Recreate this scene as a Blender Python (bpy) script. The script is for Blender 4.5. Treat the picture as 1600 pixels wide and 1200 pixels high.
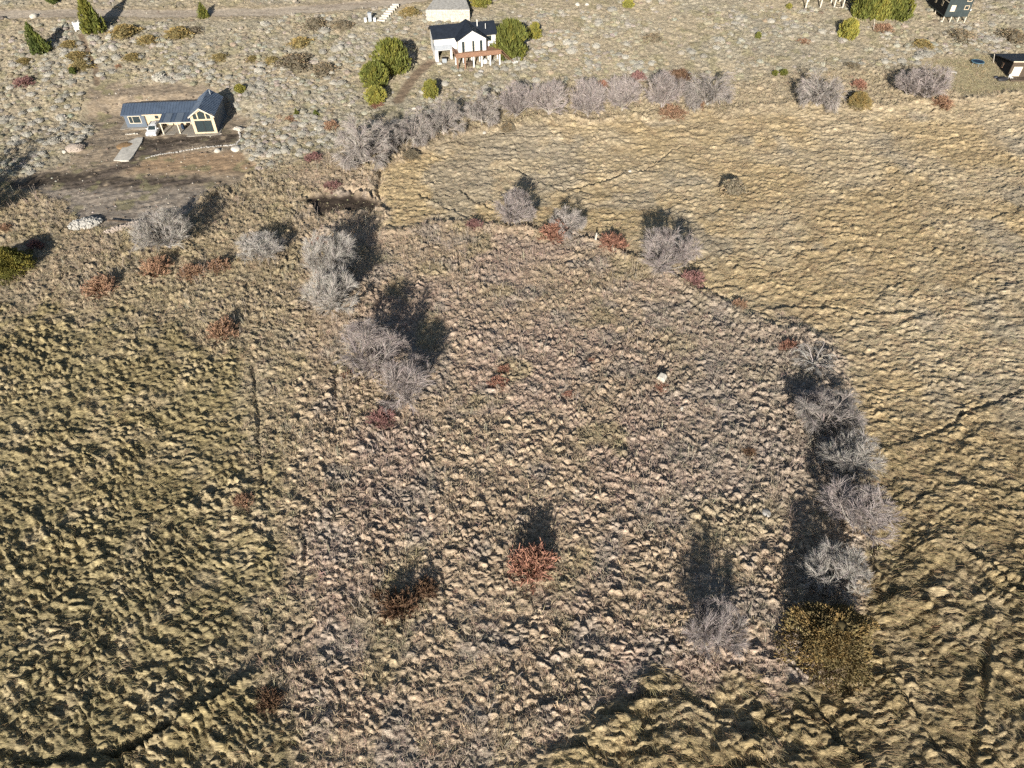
import bpy, bmesh, math, random
import numpy as np
from mathutils import Vector, Matrix, Euler
R = math.radians
for o in list(bpy.data.objects): bpy.data.objects.remove(o)
scene = bpy.context.scene
COL = scene.collection

# ------------------------------------------------------------------ camera
CAM_H, PITCH, FPX = 58.0, R(45.0), 1110.0
cam_d = bpy.data.cameras.new('camera'); cam = bpy.data.objects.new('camera', cam_d); COL.objects.link(cam)
cam.location = (0, 0, CAM_H); cam.rotation_euler = (R(90) - PITCH, 0, 0)
cam_d.sensor_width = 36.0; cam_d.lens = 36.0 * FPX / 1600.0
cam_d.clip_start = 0.5; cam_d.clip_end = 6000
scene.camera = cam
# ------------------------------------------------------------------ sky, sun, exposure
SUN_EL, SHADOW_AZ = R(20.5), R(7.8)           # shadows run away from the camera, a little to the right
world = bpy.data.worlds.new('World'); scene.world = world; world.use_nodes = True
nt = world.node_tree; bg = nt.nodes['Background']
sky = nt.nodes.new('ShaderNodeTexSky'); sky.sky_type = 'NISHITA'; sky.sun_disc = False
sky.sun_elevation = SUN_EL; sky.sun_rotation = math.pi + SHADOW_AZ
nt.links.new(sky.outputs[0], bg.inputs[0]); bg.inputs[1].default_value = 0.05
sun_d = bpy.data.lights.new('sun', 'SUN'); sun = bpy.data.objects.new('sun', sun_d); COL.objects.link(sun)
sun_d.energy = 4.6; sun_d.angle = R(0.53); sun_d.color = (1.0, 0.94, 0.85)
sdir = Vector((math.sin(SHADOW_AZ) * math.cos(SUN_EL), math.cos(SHADOW_AZ) * math.cos(SUN_EL), -math.sin(SUN_EL)))
sun.rotation_euler = sdir.to_track_quat('-Z', 'Y').to_euler(); sun.location = (-20, -60, 90)
scene.view_settings.view_transform = 'Standard'; scene.view_settings.look = 'None'
scene.view_settings.exposure = 0.66; scene.view_settings.gamma = 1.0
scene.cycles.max_bounces = 3; scene.cycles.diffuse_bounces = 1; scene.cycles.glossy_bounces = 2
scene.cycles.transparent_max_bounces = 4; scene.cycles.use_denoising = False; scene.cycles.adaptive_threshold = .03
scene.cycles.caustics_reflective = False; scene.cycles.caustics_refractive = False

rng = np.random.default_rng(7); random.seed(7)

# ------------------------------------------------------------------ noise
_TAB = np.random.default_rng(99).random((1024, 1024)).astype(np.float32).ravel()
def _hash(ix, iy, seed):
    ix = np.asarray(ix).astype(np.int32); iy = np.asarray(iy).astype(np.int32)
    return _TAB[((ix + seed * 131) & 1023) * 1024 + ((iy + seed * 373 + (ix >> 10) * 57) & 1023)]
def vn(x, y, seed=0):
    x = np.asarray(x, float); y = np.asarray(y, float)
    ix = np.floor(x); iy = np.floor(y); fx = x - ix; fy = y - iy
    fx = fx * fx * fx * (fx * (fx * 6 - 15) + 10); fy = fy * fy * fy * (fy * (fy * 6 - 15) + 10)
    a = _hash(ix, iy, seed); b = _hash(ix + 1, iy, seed); c = _hash(ix, iy + 1, seed); d = _hash(ix + 1, iy + 1, seed)
    return (a * (1 - fx) + b * fx) * (1 - fy) + (c * (1 - fx) + d * fx) * fy
def fbm(x, y, seed=0, octv=3):
    s = 0; amp = 1; tot = 0
    for k in range(octv):
        s = s + amp * vn(x * 2 ** k + 17.3 * k, y * 2 ** k - 9.1 * k, seed + k); tot += amp; amp *= .5
    return s / tot
def sst(a, b, x):
    t = np.clip((x - a) / (b - a), 0, 1); return t * t * (3 - 2 * t)

# ------------------------------------------------------------------ the lie of the land
def hb(x, y):
    """smooth ground: flat marsh, a hillside rising away from it, a levelled building pad"""
    x = np.asarray(x, float); y = np.asarray(y, float)
    y0 = 122 + 0.10 * np.clip(x, -90, 90)
    t = (y - y0) / 9.0
    sp = np.where(t > 30, t, np.log1p(np.exp(np.clip(t, -30, 30)))) * 9.0
    h = 0.145 * np.minimum(sp, 330)
    h = h + (fbm(x / 38, y / 38, 3, 2) - .5) * 0.7 * sst(100, 140, y)
    d = np.hypot((x + 62) / 20.0, (y - 121.5) / 8.5)
    w = 1 - sst(0.75, 1.25, d)
    h = h * (1 - w) + 0.75 * w
    return h
def ray(u, v):
    a = (np.asarray(u, float) - 800) / FPX; b = -(np.asarray(v, float) - 600) / FPX
    c, s = math.cos(PITCH), math.sin(PITCH)
    return a, b * s + c, b * c - s
def gp(u, v):
    """the point of the ground that the photograph shows at pixel u, v"""
    dx, dy, dz = ray(u, v); t = -CAM_H / dz
    for _ in range(25):
        z = hb(dx * t, dy * t); t = t + ((z - CAM_H) / dz - t) * 0.7
    return dx * t, dy * t
def G(u, v):
    x, y = gp(u, v); return Vector((float(x), float(y), float(hb(x, y))))
def img(x, y, z):
    c, s = math.cos(PITCH), math.sin(PITCH)
    zz = z - CAM_H; f = y * c - zz * s; up = y * s + zz * c
    f = np.maximum(f, 1.0)
    return 800 + FPX * x / f, 600 - FPX * up / f
def poly(pts): 
    p = np.array(pts, float); x, y = gp(p[:, 0], p[:, 1]); return np.stack([x, y], 1)
def seg_dist(x, y, P, closed=False):
    d = np.full(x.shape, 1e9); n = len(P)
    for i in range(n if closed else n - 1):
        a = P[i]; b = P[(i + 1) % n]; ab = b - a; L = ab @ ab + 1e-9
        t = np.clip(((x - a[0]) * ab[0] + (y - a[1]) * ab[1]) / L, 0, 1)
        d = np.minimum(d, np.hypot(x - a[0] - t * ab[0], y - a[1] - t * ab[1]))
    return d
def inside(x, y, P):
    r = np.zeros(x.shape, bool); n = len(P)
    for i in range(n):
        x1, y1 = P[i]; x2, y2 = P[(i + 1) % n]
        c = ((y1 > y) != (y2 > y))
        if abs(y2 - y1) > 1e-9:
            r ^= c & (x < (x2 - x1) * (y - y1) / (y2 - y1) + x1)
    return r
def sd(x, y, P):
    d = seg_dist(x, y, P, True); return np.where(inside(x, y, P), d, -d)      # positive inside

Z_LEFT = poly([(-900, 470), (0, 482), (200, 503), (330, 535), (395, 590), (408, 760), (428, 880), (405, 1000), (398, 1100), (430, 1500), (-900, 1500)])
Z_RIGHT = poly([(592, 262), (700, 222), (820, 196), (1000, 190), (1150, 178), (1250, 172), (1400, 170), (1600, 155), (2500, 150), (2500, 1500),
                (820, 1500), (800, 1190), (905, 1165), (985, 1092), (1060, 1085), (1200, 1085), (1280, 1060), (1350, 1000), (1362, 860), (1385, 800),
                (1345, 700), (1320, 600), (1300, 540), (1225, 512), (1180, 488), (1100, 448), (1010, 403), (940, 373), (830, 352), (740, 345), (605, 352)])
Z_HILL = poly([(-900, 285), (0, 278), (90, 285), (330, 262), (420, 270), (520, 235), (640, 195), (760, 150), (960, 128), (1150, 128), (1260, 112), (1420, 105), (1480, 85), (1600, 80), (2500, 70), (2500, -60), (800, -90), (-900, -60)])
Z_LAWN = poly([(1440, 98), (1490, 88), (1600, 82), (1900, 80), (1900, 140), (1600, 148), (1500, 146), (1460, 128)])
Z_EARTH = poly([(142, 142), (165, 133), (240, 131), (330, 127), (352, 150), (385, 192), (376, 225), (400, 262), (372, 285), (330, 292), (285, 335), (230, 362), (130, 342), (92, 312), (60, 298), (-300, 310), (-300, 282), (0, 280), (90, 265), (125, 232), (150, 205), (140, 175)])
Z_DARK = poly([(-300, 284), (0, 285), (100, 274), (160, 262), (185, 246), (215, 222), (250, 214), (330, 206), (372, 208), (362, 224), (300, 228), (240, 242), (205, 262), (180, 276), (300, 272), (350, 284), (200, 292), (100, 290), (0, 300), (-300, 306)])
Z_BOG = poly([(480, 312), (520, 298), (572, 298), (590, 308), (582, 330), (540, 338), (496, 334)])
ROAD = poly([(-400, 30), (-100, 25), (0, 23), (130, 20), (250, 22), (420, 19), (520, 12), (620, 3), (700, -12), (800, -40)])
PATHS = [(poly([(672, 98), (655, 112), (640, 130), (622, 158)]), 1.0), (poly([(126, 55), (138, 80), (150, 108), (152, 132)]), 0.55)]
TR = []   # trodden lines and runnels through the reeds: polyline, half width, depth
for pts, w, d in [
    ([(380, 1062), (320, 1098), (240, 1150), (145, 1203), (60, 1250)], .5, 1.4), ([(132, 1088), (137, 1130), (142, 1180)], .3, .5),
    ([(30, 1192), (80, 1188), (142, 1188)], .3, .6), ([(395, 575), (400, 630), (405, 690), (408, 760), (414, 800), (428, 860), (424, 920), (412, 985), (404, 1050)], .2, .35),
    ([(470, 830), (476, 870), (476, 900)], .25, .4), ([(262, 478), (240, 510), (205, 545), (180, 580)], .22, .25),
    ([(525, 470), (530, 520), (527, 600), (523, 650)], .2, .18), ([(170, 822), (240, 806), (300, 782), (395, 755)], .2, .35), ([(0, 770), (40, 798), (90, 825), (150, 840), (168, 875)], .2, .2),
    ([(120, 708), (180, 704), (235, 718), (300, 716)], .2, .3), ([(60, 680), (140, 675), (200, 676)], .2, .35),
    ([(600, 353), (660, 350), (740, 345), (830, 356), (940, 378), (1010, 408), (1100, 452), (1180, 492), (1225, 516)], .55, .55),
    ([(593, 262), (590, 300), (596, 318), (605, 335), (606, 352)], .5, .7), ([(540, 296), (572, 300), (588, 312), (584, 326), (566, 336), (552, 350)], .5, .75), ([(508, 312), (494, 318), (500, 330)], .5, .8), ([(600, 353), (585, 372), (570, 395)], .6, .6),
    ([(885, 297), (930, 288), (975, 272), (1018, 268)], .35, .6), ([(800, 262), (850, 288), (880, 300)], .2, .4), ([(655, 305), (690, 322), (730, 340)], .25, .5),
    ([(720, 300), (745, 318), (770, 328)], .2, .4), ([(1005, 270), (1050, 235), (1070, 228)], .2, .3), ([(1200, 482), (1290, 480), (1340, 490), (1400, 488)], .25, .3),
    ([(1530, 900), (1540, 980), (1532, 1060), (1525, 1120), (1515, 1200), (1510, 1290)], .35, .5), ([(1362, 860), (1360, 900), (1368, 930)], .3, .5),
    ([(800, 1195), (905, 1165), (985, 1092), (1060, 1086), (1130, 1120)], .35, .35), ([(1390, 1060), (1440, 1130), (1460, 1170), (1510, 1210)], .35, .5),
    ([(1260, 1085), (1305, 1155), (1350, 1200)], .3, .45), ([(1500, 850), (1560, 900), (1590, 930)], .35, .7), ([(1410, 795), (1470, 760), (1540, 760), (1600, 770)], .22, .3),
    ([(1380, 700), (1460, 680), (1520, 640), (1600, 610)], .22, .3), ([(560, 945), (520, 960), (450, 1010), (430, 1040)], .25, .35), ([(800, 1120), (870, 1092), (900, 1078)], .25, .35),
    ([(690, 900), (700, 970), (740, 1000), (800, 1010)], .22, .3), ([(680, 740), (720, 730), (760, 760)], .25, .35)]:
    TR.append((poly(pts), w, d))

def zones(x, y):
    """weights of the kinds of ground at x, y (world)"""
    wx = x + (fbm(x / 5, y / 5, 11, 2) - .5) * 3.2 + (fbm(x / .9, y / .9, 13, 2) - .5) * 1.5; wy = y + (fbm(x / 5, y / 5, 23, 2) - .5) * 3.2 + (fbm(x / .9, y / .9, 25, 2) - .5) * 1.5
    z = {}
    dl = sd(wx, wy, Z_LEFT); dr = sd(wx, wy, Z_RIGHT)
    rg = (fbm(x / 3, y / 3, 29, 3) - .5); z['left'] = sst(-3, 3, dl + rg * 9); z['right'] = sst(-1.3, 1.3, dr + rg * 3.5)
    z['dr'] = dr; z['hill'] = sst(-2.5, 2.5, sd(wx, wy, Z_HILL)); z['lawn'] = sst(-1, 1, sd(wx, wy, Z_LAWN))
    z['earth'] = sst(-.7, .7, sd(wx, wy, Z_EARTH)); z['dark'] = sst(-.9, .9, sd(wx, wy, Z_DARK)); z['bog'] = sst(-.6, .6, sd(wx, wy, Z_BOG))
    dro = seg_dist(x, y, ROAD); z['road'] = 1 - sst(1.3, 2.1, dro + (fbm(x / 1.5, y / 1.5, 5, 2) - .5) * .8)
    z['verge'] = 1 - sst(2.0, 4.5, dro)
    pa = np.zeros(x.shape)
    for P, w in PATHS: pa = np.maximum(pa, 1 - sst(w * .6, w * 1.4, seg_dist(x, y, P)))
    z['path'] = pa
    tr = np.zeros(x.shape)
    jx = x + (fbm(x / 1.3, y / 1.3, 61, 2) - .5) * .6; jy = y + (fbm(x / 1.3, y / 1.3, 67, 2) - .5) * .6
    cut = np.zeros(x.shape)
    for P, w, d in TR:
        lo = P.min(0) - 4; hi = P.max(0) + 4
        m = (x > lo[0]) & (x < hi[0]) & (y > lo[1]) & (y < hi[1])
        if m.any():
            X, Y = jx[m], jy[m]; D = seg_dist(X, Y, P); sg = seg_dist(X - .02, Y - .08, P) < D        # true on the far side
            g = np.exp(-(D / w) ** 2); tr[m] = np.maximum(tr[m], g)
            cut[m] = np.where(sg, np.maximum(cut[m], g * d * 1.1), np.where(g > .5, g * d * .8, np.minimum(cut[m], -np.exp(-(D / 1.1) ** 2) * d * .45)))
    z['track'] = tr; z['cut'] = cut
    z['bare'] = np.clip(np.maximum.reduce([z['earth'], z['road'], z['path'], z['bog']]), 0, 1)
    return z
def cells(a, b, seed, jit=.9):
    """cellular pattern: nearest and second distance, offset from the nearest centre, two random values of the cell"""
    a = np.asarray(a, float); b = np.asarray(b, float); ia = np.floor(a); ib = np.floor(b)
    f1 = np.full(a.shape, 9.); f2 = np.full(a.shape, 9.); da = np.zeros(a.shape); db = np.zeros(a.shape); r1 = np.zeros(a.shape)
    for i in (-1, 0, 1):
        for j in (-1, 0, 1):
            ca = ia + i; cb = ib + j
            pa = ca + .5 + (_hash(ca, cb, seed) - .5) * jit; pb = cb + .5 + (_hash(ca, cb, seed + 1) - .5) * jit
            ea = a - pa; eb = b - pb; d = np.sqrt(ea * ea + eb * eb)
            n = d < f1; f2 = np.where(n, f1, np.minimum(f2, d)); f1 = np.where(n, d, f1)
            da = np.where(n, ea, da); db = np.where(n, eb, db); r1 = np.where(n, _hash(ca, cb, seed + 2), r1)
    return f1, f2, da, db, r1
def scales(x, y, th, La, Lb, seed, warp, wl, tilt):
    """tufts lying against each other: domes with gaps, lifted on the side away from the sun"""
    c, s = math.cos(th), math.sin(th)
    wx = x + (fbm(x / wl, y / wl, seed + 31, 2) - .5) * warp; wy = y + (fbm(x / wl, y / wl, seed + 37, 2) - .5) * warp
    wx = wx + (vn(x / .55, y / .55, seed + 51) - .5) * .42 * La ** .5 + (vn(x / .26, y / .26, seed + 53) - .5) * .2; wy = wy + (vn(x / .5, y / .5, seed + 57) - .5) * .42 * Lb ** .5 + (vn(x / .26, y / .26, seed + 59) - .5) * .2
    a = (wx * c + wy * s) / La; b = (-wx * s + wy * c) / Lb
    f1, f2, da, db, r = cells(a, b, seed)
    g = sst(-.05, .42, f2 - f1); amp = .62 + .76 * vn(x / 4.5 + seed, y / 4.5, seed + 61)
    return (g * (.25 + .9 * r) * (1 - .75 * f1 * f1) + tilt * db * g * (.3 + r)) * amp, r
def relief(x, y, z, full=False):
    base = hb(x, y); n = x.shape
    near = 1 - sst(28, 62, y); big = fbm(x / 10, y / 10, 53, 2)
    h = base.copy(); cell = np.full(n, .5)
    m = z['left'] > .01
    if m.any():
        X, Y = x[m], y[m]
        s1, r = scales(X, Y, R(-30), 1.25, .45, 31, 2.2, 4.5, .85); s2, _ = scales(X, Y, R(-22), 3.6, 1.7, 33, 5, 9, .5)
        h[m] += z['left'][m] * (.1 + .37 * s1 + .22 * s2 + .35 * (big[m] - .5)); cell[m] = np.where(z['left'][m] > .5, r, cell[m])
    m = z['right'] > .01
    if m.any():
        X, Y = x[m], y[m]; nr = near[m]
        hf = np.zeros(X.shape); hn = np.zeros(X.shape); r = np.full(X.shape, .5); r3 = r.copy()
        q = nr < .99; s1, r[q] = scales(X[q], Y[q], R(5), 1.9, .58, 41, 2.4, 4.5, .8); s2, _ = scales(X[q], Y[q], R(10), 7.5, 2.9, 43, 7, 9, .5); hf[q] = .24 * s1 + .22 * s2
        q = nr > .01; s3, r3[q] = scales(X[q], Y[q], R(8), 1.8, .60, 45, 3.0, 4.5, .85); s4, _ = scales(X[q], Y[q], R(16), 5.5, 2.9, 47, 6, 8, .5); hn[q] = .36 * s3 + .50 * s4
        h[m] += z['right'][m] * (.08 * nr - .12 * (1 - nr) + hf * (1 - nr) + hn * nr + .4 * (big[m] - .5) * nr); cell[m] = np.where(z['right'][m] > .5, np.where(nr > .5, r3, r), cell[m])
    rest = np.clip(1 - z['left'] - z['right'], 0, 1) * (1 - z['bare'])
    m = rest > .01
    if m.any():
        X, Y = x[m], y[m]; hl = z['hill'][m]
        s1, r = scales(X, Y, R(-24), 1.02, .42, 71, 1.5, 2.2, .68); s2, _ = scales(X, Y, R(-14), 3.4, 2.4, 73, 3, 5, .3)
        h[m] += rest[m] * (1 - z['lawn'][m] * .8) * ((.42 - .18 * hl) * s1 + .17 * s2 - .05 + .34 * np.exp(-((z['dr'][m] + 1.3) / 1.0) ** 2) * sst(50, 60, Y) * (1 - hl)); cell[m] = np.where(rest[m] > .5, r, cell[m])
    soft = np.clip(1 - z['bare'], 0, 1) * (1 - z['lawn'] * .7)
    h = h + soft * ((fbm(x / .42, y / .42, 79, 2) - .5) * .30)
    h = h - z['cut'] * soft - z['bog'] * .35 + z['bare'] * (1 - z['road'] * .7) * ((fbm(x / 1.1, y / 1.1, 77, 3) - .5) * .30 + (vn((x * .95 + y * .3) / 4, (y * .95 - x * .3) / .45, 76) - .5) * .12)
    return (h, cell) if full else h

# ------------------------------------------------------------------ materials
def mat_new(name):
    m = bpy.data.materials.new(name); m.use_nodes = True; return m, m.node_tree, m.node_tree.nodes['Principled BSDF']
def mat(name, rgb, rough=.8, var=.0, scale=2.0, metal=0.0, bump=0.0, spec=.3, rgb2=None, coord='Object'):
    m, t, p = mat_new(name)
    p.inputs['Roughness'].default_value = rough; p.inputs['Metallic'].default_value = metal; p.inputs['Specular IOR Level'].default_value = spec
    p.inputs['Base Color'].default_value = (*rgb, 1)
    if var or rgb2 or bump:
        tc = t.nodes.new('ShaderNodeTexCoord'); nz = t.nodes.new('ShaderNodeTexNoise'); nz.inputs['Scale'].default_value = scale; nz.inputs['Detail'].default_value = 5
        t.links.new(tc.outputs[coord], nz.inputs['Vector'])
        rp = t.nodes.new('ShaderNodeValToRGB'); rp.color_ramp.elements[0].position = .32; rp.color_ramp.elements[1].position = .68
        a = rgb; b = rgb2 or tuple(min(1, c * (1 + var)) for c in rgb)
        if not rgb2: a = tuple(c * (1 - var) for c in rgb)
        rp.color_ramp.elements[0].color = (*a, 1); rp.color_ramp.elements[1].color = (*b, 1)
        t.links.new(nz.outputs[0], rp.inputs[0]); t.links.new(rp.outputs[0], p.inputs['Base Color'])
        if bump:
            bp = t.nodes.new('ShaderNodeBump'); bp.inputs['Strength'].default_value = bump; bp.inputs['Distance'].default_value = .05
            t.links.new(nz.outputs[0], bp.inputs['Height']); t.links.new(bp.outputs[0], p.inputs['Normal'])
    return m
def mat_blade(name, instancer=True, transl=.18):
    """dry stems: colour of the tuft times a value per stem"""
    m = bpy.data.materials.new(name); m.use_nodes = True; t = m.node_tree; t.nodes.clear()
    out = t.nodes.new('ShaderNodeOutputMaterial'); df = t.nodes.new('ShaderNodeBsdfDiffuse'); tr = t.nodes.new('ShaderNodeBsdfTranslucent'); mx = t.nodes.new('ShaderNodeMixShader')
    at = t.nodes.new('ShaderNodeAttribute'); at.attribute_name = 'col'; at.attribute_type = 'INSTANCER' if instancer else 'GEOMETRY'
    a2 = t.nodes.new('ShaderNodeAttribute'); a2.attribute_name = 'shade'; a2.attribute_type = 'GEOMETRY'
    mul = t.nodes.new('ShaderNodeMix'); mul.data_type = 'RGBA'; mul.blend_type = 'MULTIPLY'; mul.inputs[0].default_value = 1
    t.links.new(at.outputs['Color'], mul.inputs[6]); t.links.new(a2.outputs['Color'], mul.inputs[7])
    t.links.new(mul.outputs[2], df.inputs[0]); t.links.new(mul.outputs[2], tr.inputs[0])
    mx.inputs[0].default_value = transl
    t.links.new(df.outputs[0], mx.inputs[1]); t.links.new(tr.outputs[0], mx.inputs[2]); t.links.new(mx.outputs[0], out.inputs[0])
    return m
M_BLADE = mat_blade('dry_blades')

def mat_vcol(name, rough=.9, bump=.6, scale=6.0):
    m, t, p = mat_new(name); p.inputs['Roughness'].default_value = rough; p.inputs['Specular IOR Level'].default_value = .15
    at = t.nodes.new('ShaderNodeAttribute'); at.attribute_name = 'col'
    tc = t.nodes.new('ShaderNodeTexCoord'); nz = t.nodes.new('ShaderNodeTexNoise'); nz.inputs['Scale'].default_value = scale; nz.inputs['Detail'].default_value = 6
    mp = t.nodes.new('ShaderNodeMapping'); mp.inputs['Rotation'].default_value = (0, 0, R(38)); mp.inputs['Scale'].default_value = (.28, 1.7, 1.0)
    t.links.new(tc.outputs['Object'], mp.inputs['Vector']); t.links.new(mp.outputs[0], nz.inputs['Vector'])
    rp = t.nodes.new('ShaderNodeValToRGB'); rp.color_ramp.elements[0].position = .33; rp.color_ramp.elements[1].position = .67
    rp.color_ramp.elements[0].color = (.5, .5, .5, 1); rp.color_ramp.elements[1].color = (1.35, 1.35, 1.35, 1)
    t.links.new(nz.outputs[0], rp.inputs[0])
    mul = t.nodes.new('ShaderNodeMix'); mul.data_type = 'RGBA'; mul.blend_type = 'MULTIPLY'; mul.inputs[0].default_value = 1
    t.links.new(at.outputs['Color'], mul.inputs[6]); t.links.new(rp.outputs[0], mul.inputs[7]); t.links.new(mul.outputs[2], p.inputs['Base Color'])
    bp = t.nodes.new('ShaderNodeBump'); bp.inputs['Strength'].default_value = bump; bp.inputs['Distance'].default_value = .08
    t.links.new(nz.outputs[0], bp.inputs['Height']); t.links.new(bp.outputs[0], p.inputs['Normal'])
    return m

# ------------------------------------------------------------------ mesh helpers
def mesh_np(name, V, F, material=None, smooth=False, attrs=None):
    """V (n,3), F (m,3) or (m,4) arrays"""
    me = bpy.data.meshes.new(name); V = np.asarray(V, np.float32); F = np.asarray(F, np.int32); k = F.shape[1]
    me.vertices.add(len(V)); me.vertices.foreach_set('co', V.ravel())
    me.loops.add(F.size); me.loops.foreach_set('vertex_index', F.ravel())
    me.polygons.add(len(F)); me.polygons.foreach_set('loop_start', np.arange(0, F.size, k, dtype=np.int32))
    me.polygons.foreach_set('loop_total', np.full(len(F), k, np.int32))
    if smooth: me.polygons.foreach_set('use_smooth', np.ones(len(F), bool))
    me.update(calc_edges=True)
    for an, val in (attrs or {}).items():
        val = np.asarray(val, np.float32)
        a = me.attributes.new(an, 'FLOAT_COLOR', 'POINT')
        if val.shape[1] == 3: val = np.concatenate([val, np.ones((len(val), 1), np.float32)], 1)
        a.data.foreach_set('color', val.ravel())
    if material: me.materials.append(material)
    return me
def link(name, me, parent=None):
    o = bpy.data.objects.new(name, me); COL.objects.link(o)
    if parent: o.parent = parent
    return o
def tag(o, label=None, cat=None, group=None, kind=None):
    if label: o['label'] = label
    if cat: o['category'] = cat
    if group: o['group'] = group
    if kind: o['kind'] = kind
    return o

# ------------------------------------------------------------------ ground sheet
def keep(m, *arr): return [a[m] for a in arr]
def zsub(z, m): return {k: v[m] for k, v in z.items()}
C_ = lambda *a: np.array(a, float)
def mixc(a, b, w): return a * (1 - w[:, None]) + b * w[:, None]
def reed_colour(x, y, z):
    n = len(x); near = 1 - sst(28, 62, y); k = fbm(x / 13, y / 13, 107, 3); k2 = fbm(x / 2.5, y / 2.5, 109, 2)
    gold = C_(.62, .48, .28); straw = C_(.65, .53, .35); olive = np.where((z['left'] > z['right'])[:, None], C_(.36, .295, .15)[None], C_(.43, .335, .18)[None]); rust = C_(.49, .36, .22); grey = C_(.50, .43, .32)
    c = np.tile(gold, (n, 1)); c = mixc(c, straw, sst(.4, .7, k)); c = mixc(c, rust, sst(.55, .75, k2) * .3)
    c = mixc(c, grey, sst(.60, .72, fbm(x / 9, y / 9, 113, 3)) * .7)
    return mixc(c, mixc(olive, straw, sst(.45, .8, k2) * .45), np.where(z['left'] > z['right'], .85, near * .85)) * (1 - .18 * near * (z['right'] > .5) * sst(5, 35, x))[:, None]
def meadow_colour(x, y, z):
    n = len(x); k = fbm(x / 12, y / 12, 127, 3); k2 = fbm(x / 3, y / 3, 129, 2)
    tan = C_(.585, .455, .32); pink = C_(.57, .435, .335); grey = C_(.48, .405, .335); yel = C_(.50, .405, .25)
    c = np.tile(tan, (n, 1)); c = mixc(c, pink, sst(.45, .7, k)); c = mixc(c, grey, sst(.55, .72, k2) * .7); c = mixc(c, yel, sst(.6, .8, fbm(x / 5, y / 5, 131, 2)) * .8)
    xi, yi = img(x, y, hb(x, y))
    c = mixc(c, grey, sst(950, 1150, xi) * (1 - sst(700, 900, yi)) * sst(330, 420, yi) * .55); c = mixc(c, C_(.53, .44, .29), (1 - sst(200, 300, yi)) * .7)
    return mixc(c, C_(.47, .385, .235), (1 - sst(420, 520, xi)) * .6)
def hill_colour(x, y, z):
    n = len(x); k = fbm(x / 10, y / 10, 137, 3); k2 = fbm(x / 2.5, y / 2.5, 139, 2)
    c = np.tile(C_(.54, .455, .32), (n, 1)); c = mixc(c, C_(.47, .415, .31), sst(.4, .7, k)); c = mixc(c, C_(.42, .37, .225), sst(.55, .75, k2) * .7)
    return mixc(c, C_(.40, .345, .195), z['lawn'] * .8)
def ground_colour(x, y, z, cell):
    n = fbm(x / 6, y / 6, 91, 3); n2 = fbm(x / 1.2, y / 1.2, 93, 3)
    c = np.zeros((len(x), 3)); wr = np.clip(z['left'] + z['right'], 0, 1); wh = np.maximum(z['hill'], z['lawn'])
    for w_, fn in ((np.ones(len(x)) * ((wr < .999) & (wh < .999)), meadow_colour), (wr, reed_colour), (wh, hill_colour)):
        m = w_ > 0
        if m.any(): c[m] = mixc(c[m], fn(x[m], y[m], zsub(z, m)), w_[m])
    c = c * (.70 + .18 * cell + .3 * (vn(x / .3, y / .3, 99) - .5))[:, None]
    c0, x0, y0, z0, n20 = c, x, y, z, n2; M_ = z['earth'] > 0; x, y = x[M_], y[M_]; z = zsub(z, M_); n2 = n2[M_]
    xi, yi = img(x, y, hb(x, y)); n3 = fbm(x / .45, y / .45, 95, 3); strk = fbm((x * .95 + y * .3) / 5, (y * .95 - x * .3) / .5, 96, 3)
    earth = mixc(np.tile(C_(.36, .285, .20), (len(x), 1)), C_(.26, .21, .155), sst(.35, .65, n2)); earth = mixc(earth, C_(.43, .35, .26), sst(.56, .7, n3) * .6)
    pad = sst(283, 297, yi + (n2 - .5) * 14); earth = mixc(earth, mixc(np.tile(C_(.36, .305, .245), (len(x), 1)), C_(.27, .225, .18), sst(.45, .6, n3)), pad)
    earth = mixc(earth, C_(.36, .25, .155), (1 - z['dark']) * sst(233, 245, yi + (n2 - .5) * 12) * (1 - sst(262, 280, yi)) * sst(170, 200, xi) * .9)
    earth = mixc(earth, mixc(np.tile(C_(.085, .068, .052), (len(x), 1)), C_(.15, .12, .095), sst(.48, .62, strk)), z['dark'] * sst(.3, .55, n2 * .6 + strk * .4 + .12))
    earth = mixc(earth, C_(.26, .235, .13), sst(.62, .72, fbm(x / 3, y / 3, 98, 3)) * .7)
    c0[M_] = mixc(c0[M_], earth, z['earth']); c, x, y, z, n2 = c0, x0, y0, z0, n20
    c = mixc(c, C_(.34, .27, .18), z['verge'] * z['hill'] * .6)
    rut = sst(.5, .62, np.sin(0 * n) + fbm(x / 8, y / 1.0, 97, 2))
    c = mixc(c, mixc(np.tile(C_(.44, .375, .295), (len(x), 1)), C_(.36, .30, .235), rut), z['road'])
    c = mixc(c, C_(.24, .18, .125), z['path']); c = mixc(c, C_(.08, .06, .045), z['bog'])
    return c * (.85 + .3 * n)[:, None]

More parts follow.
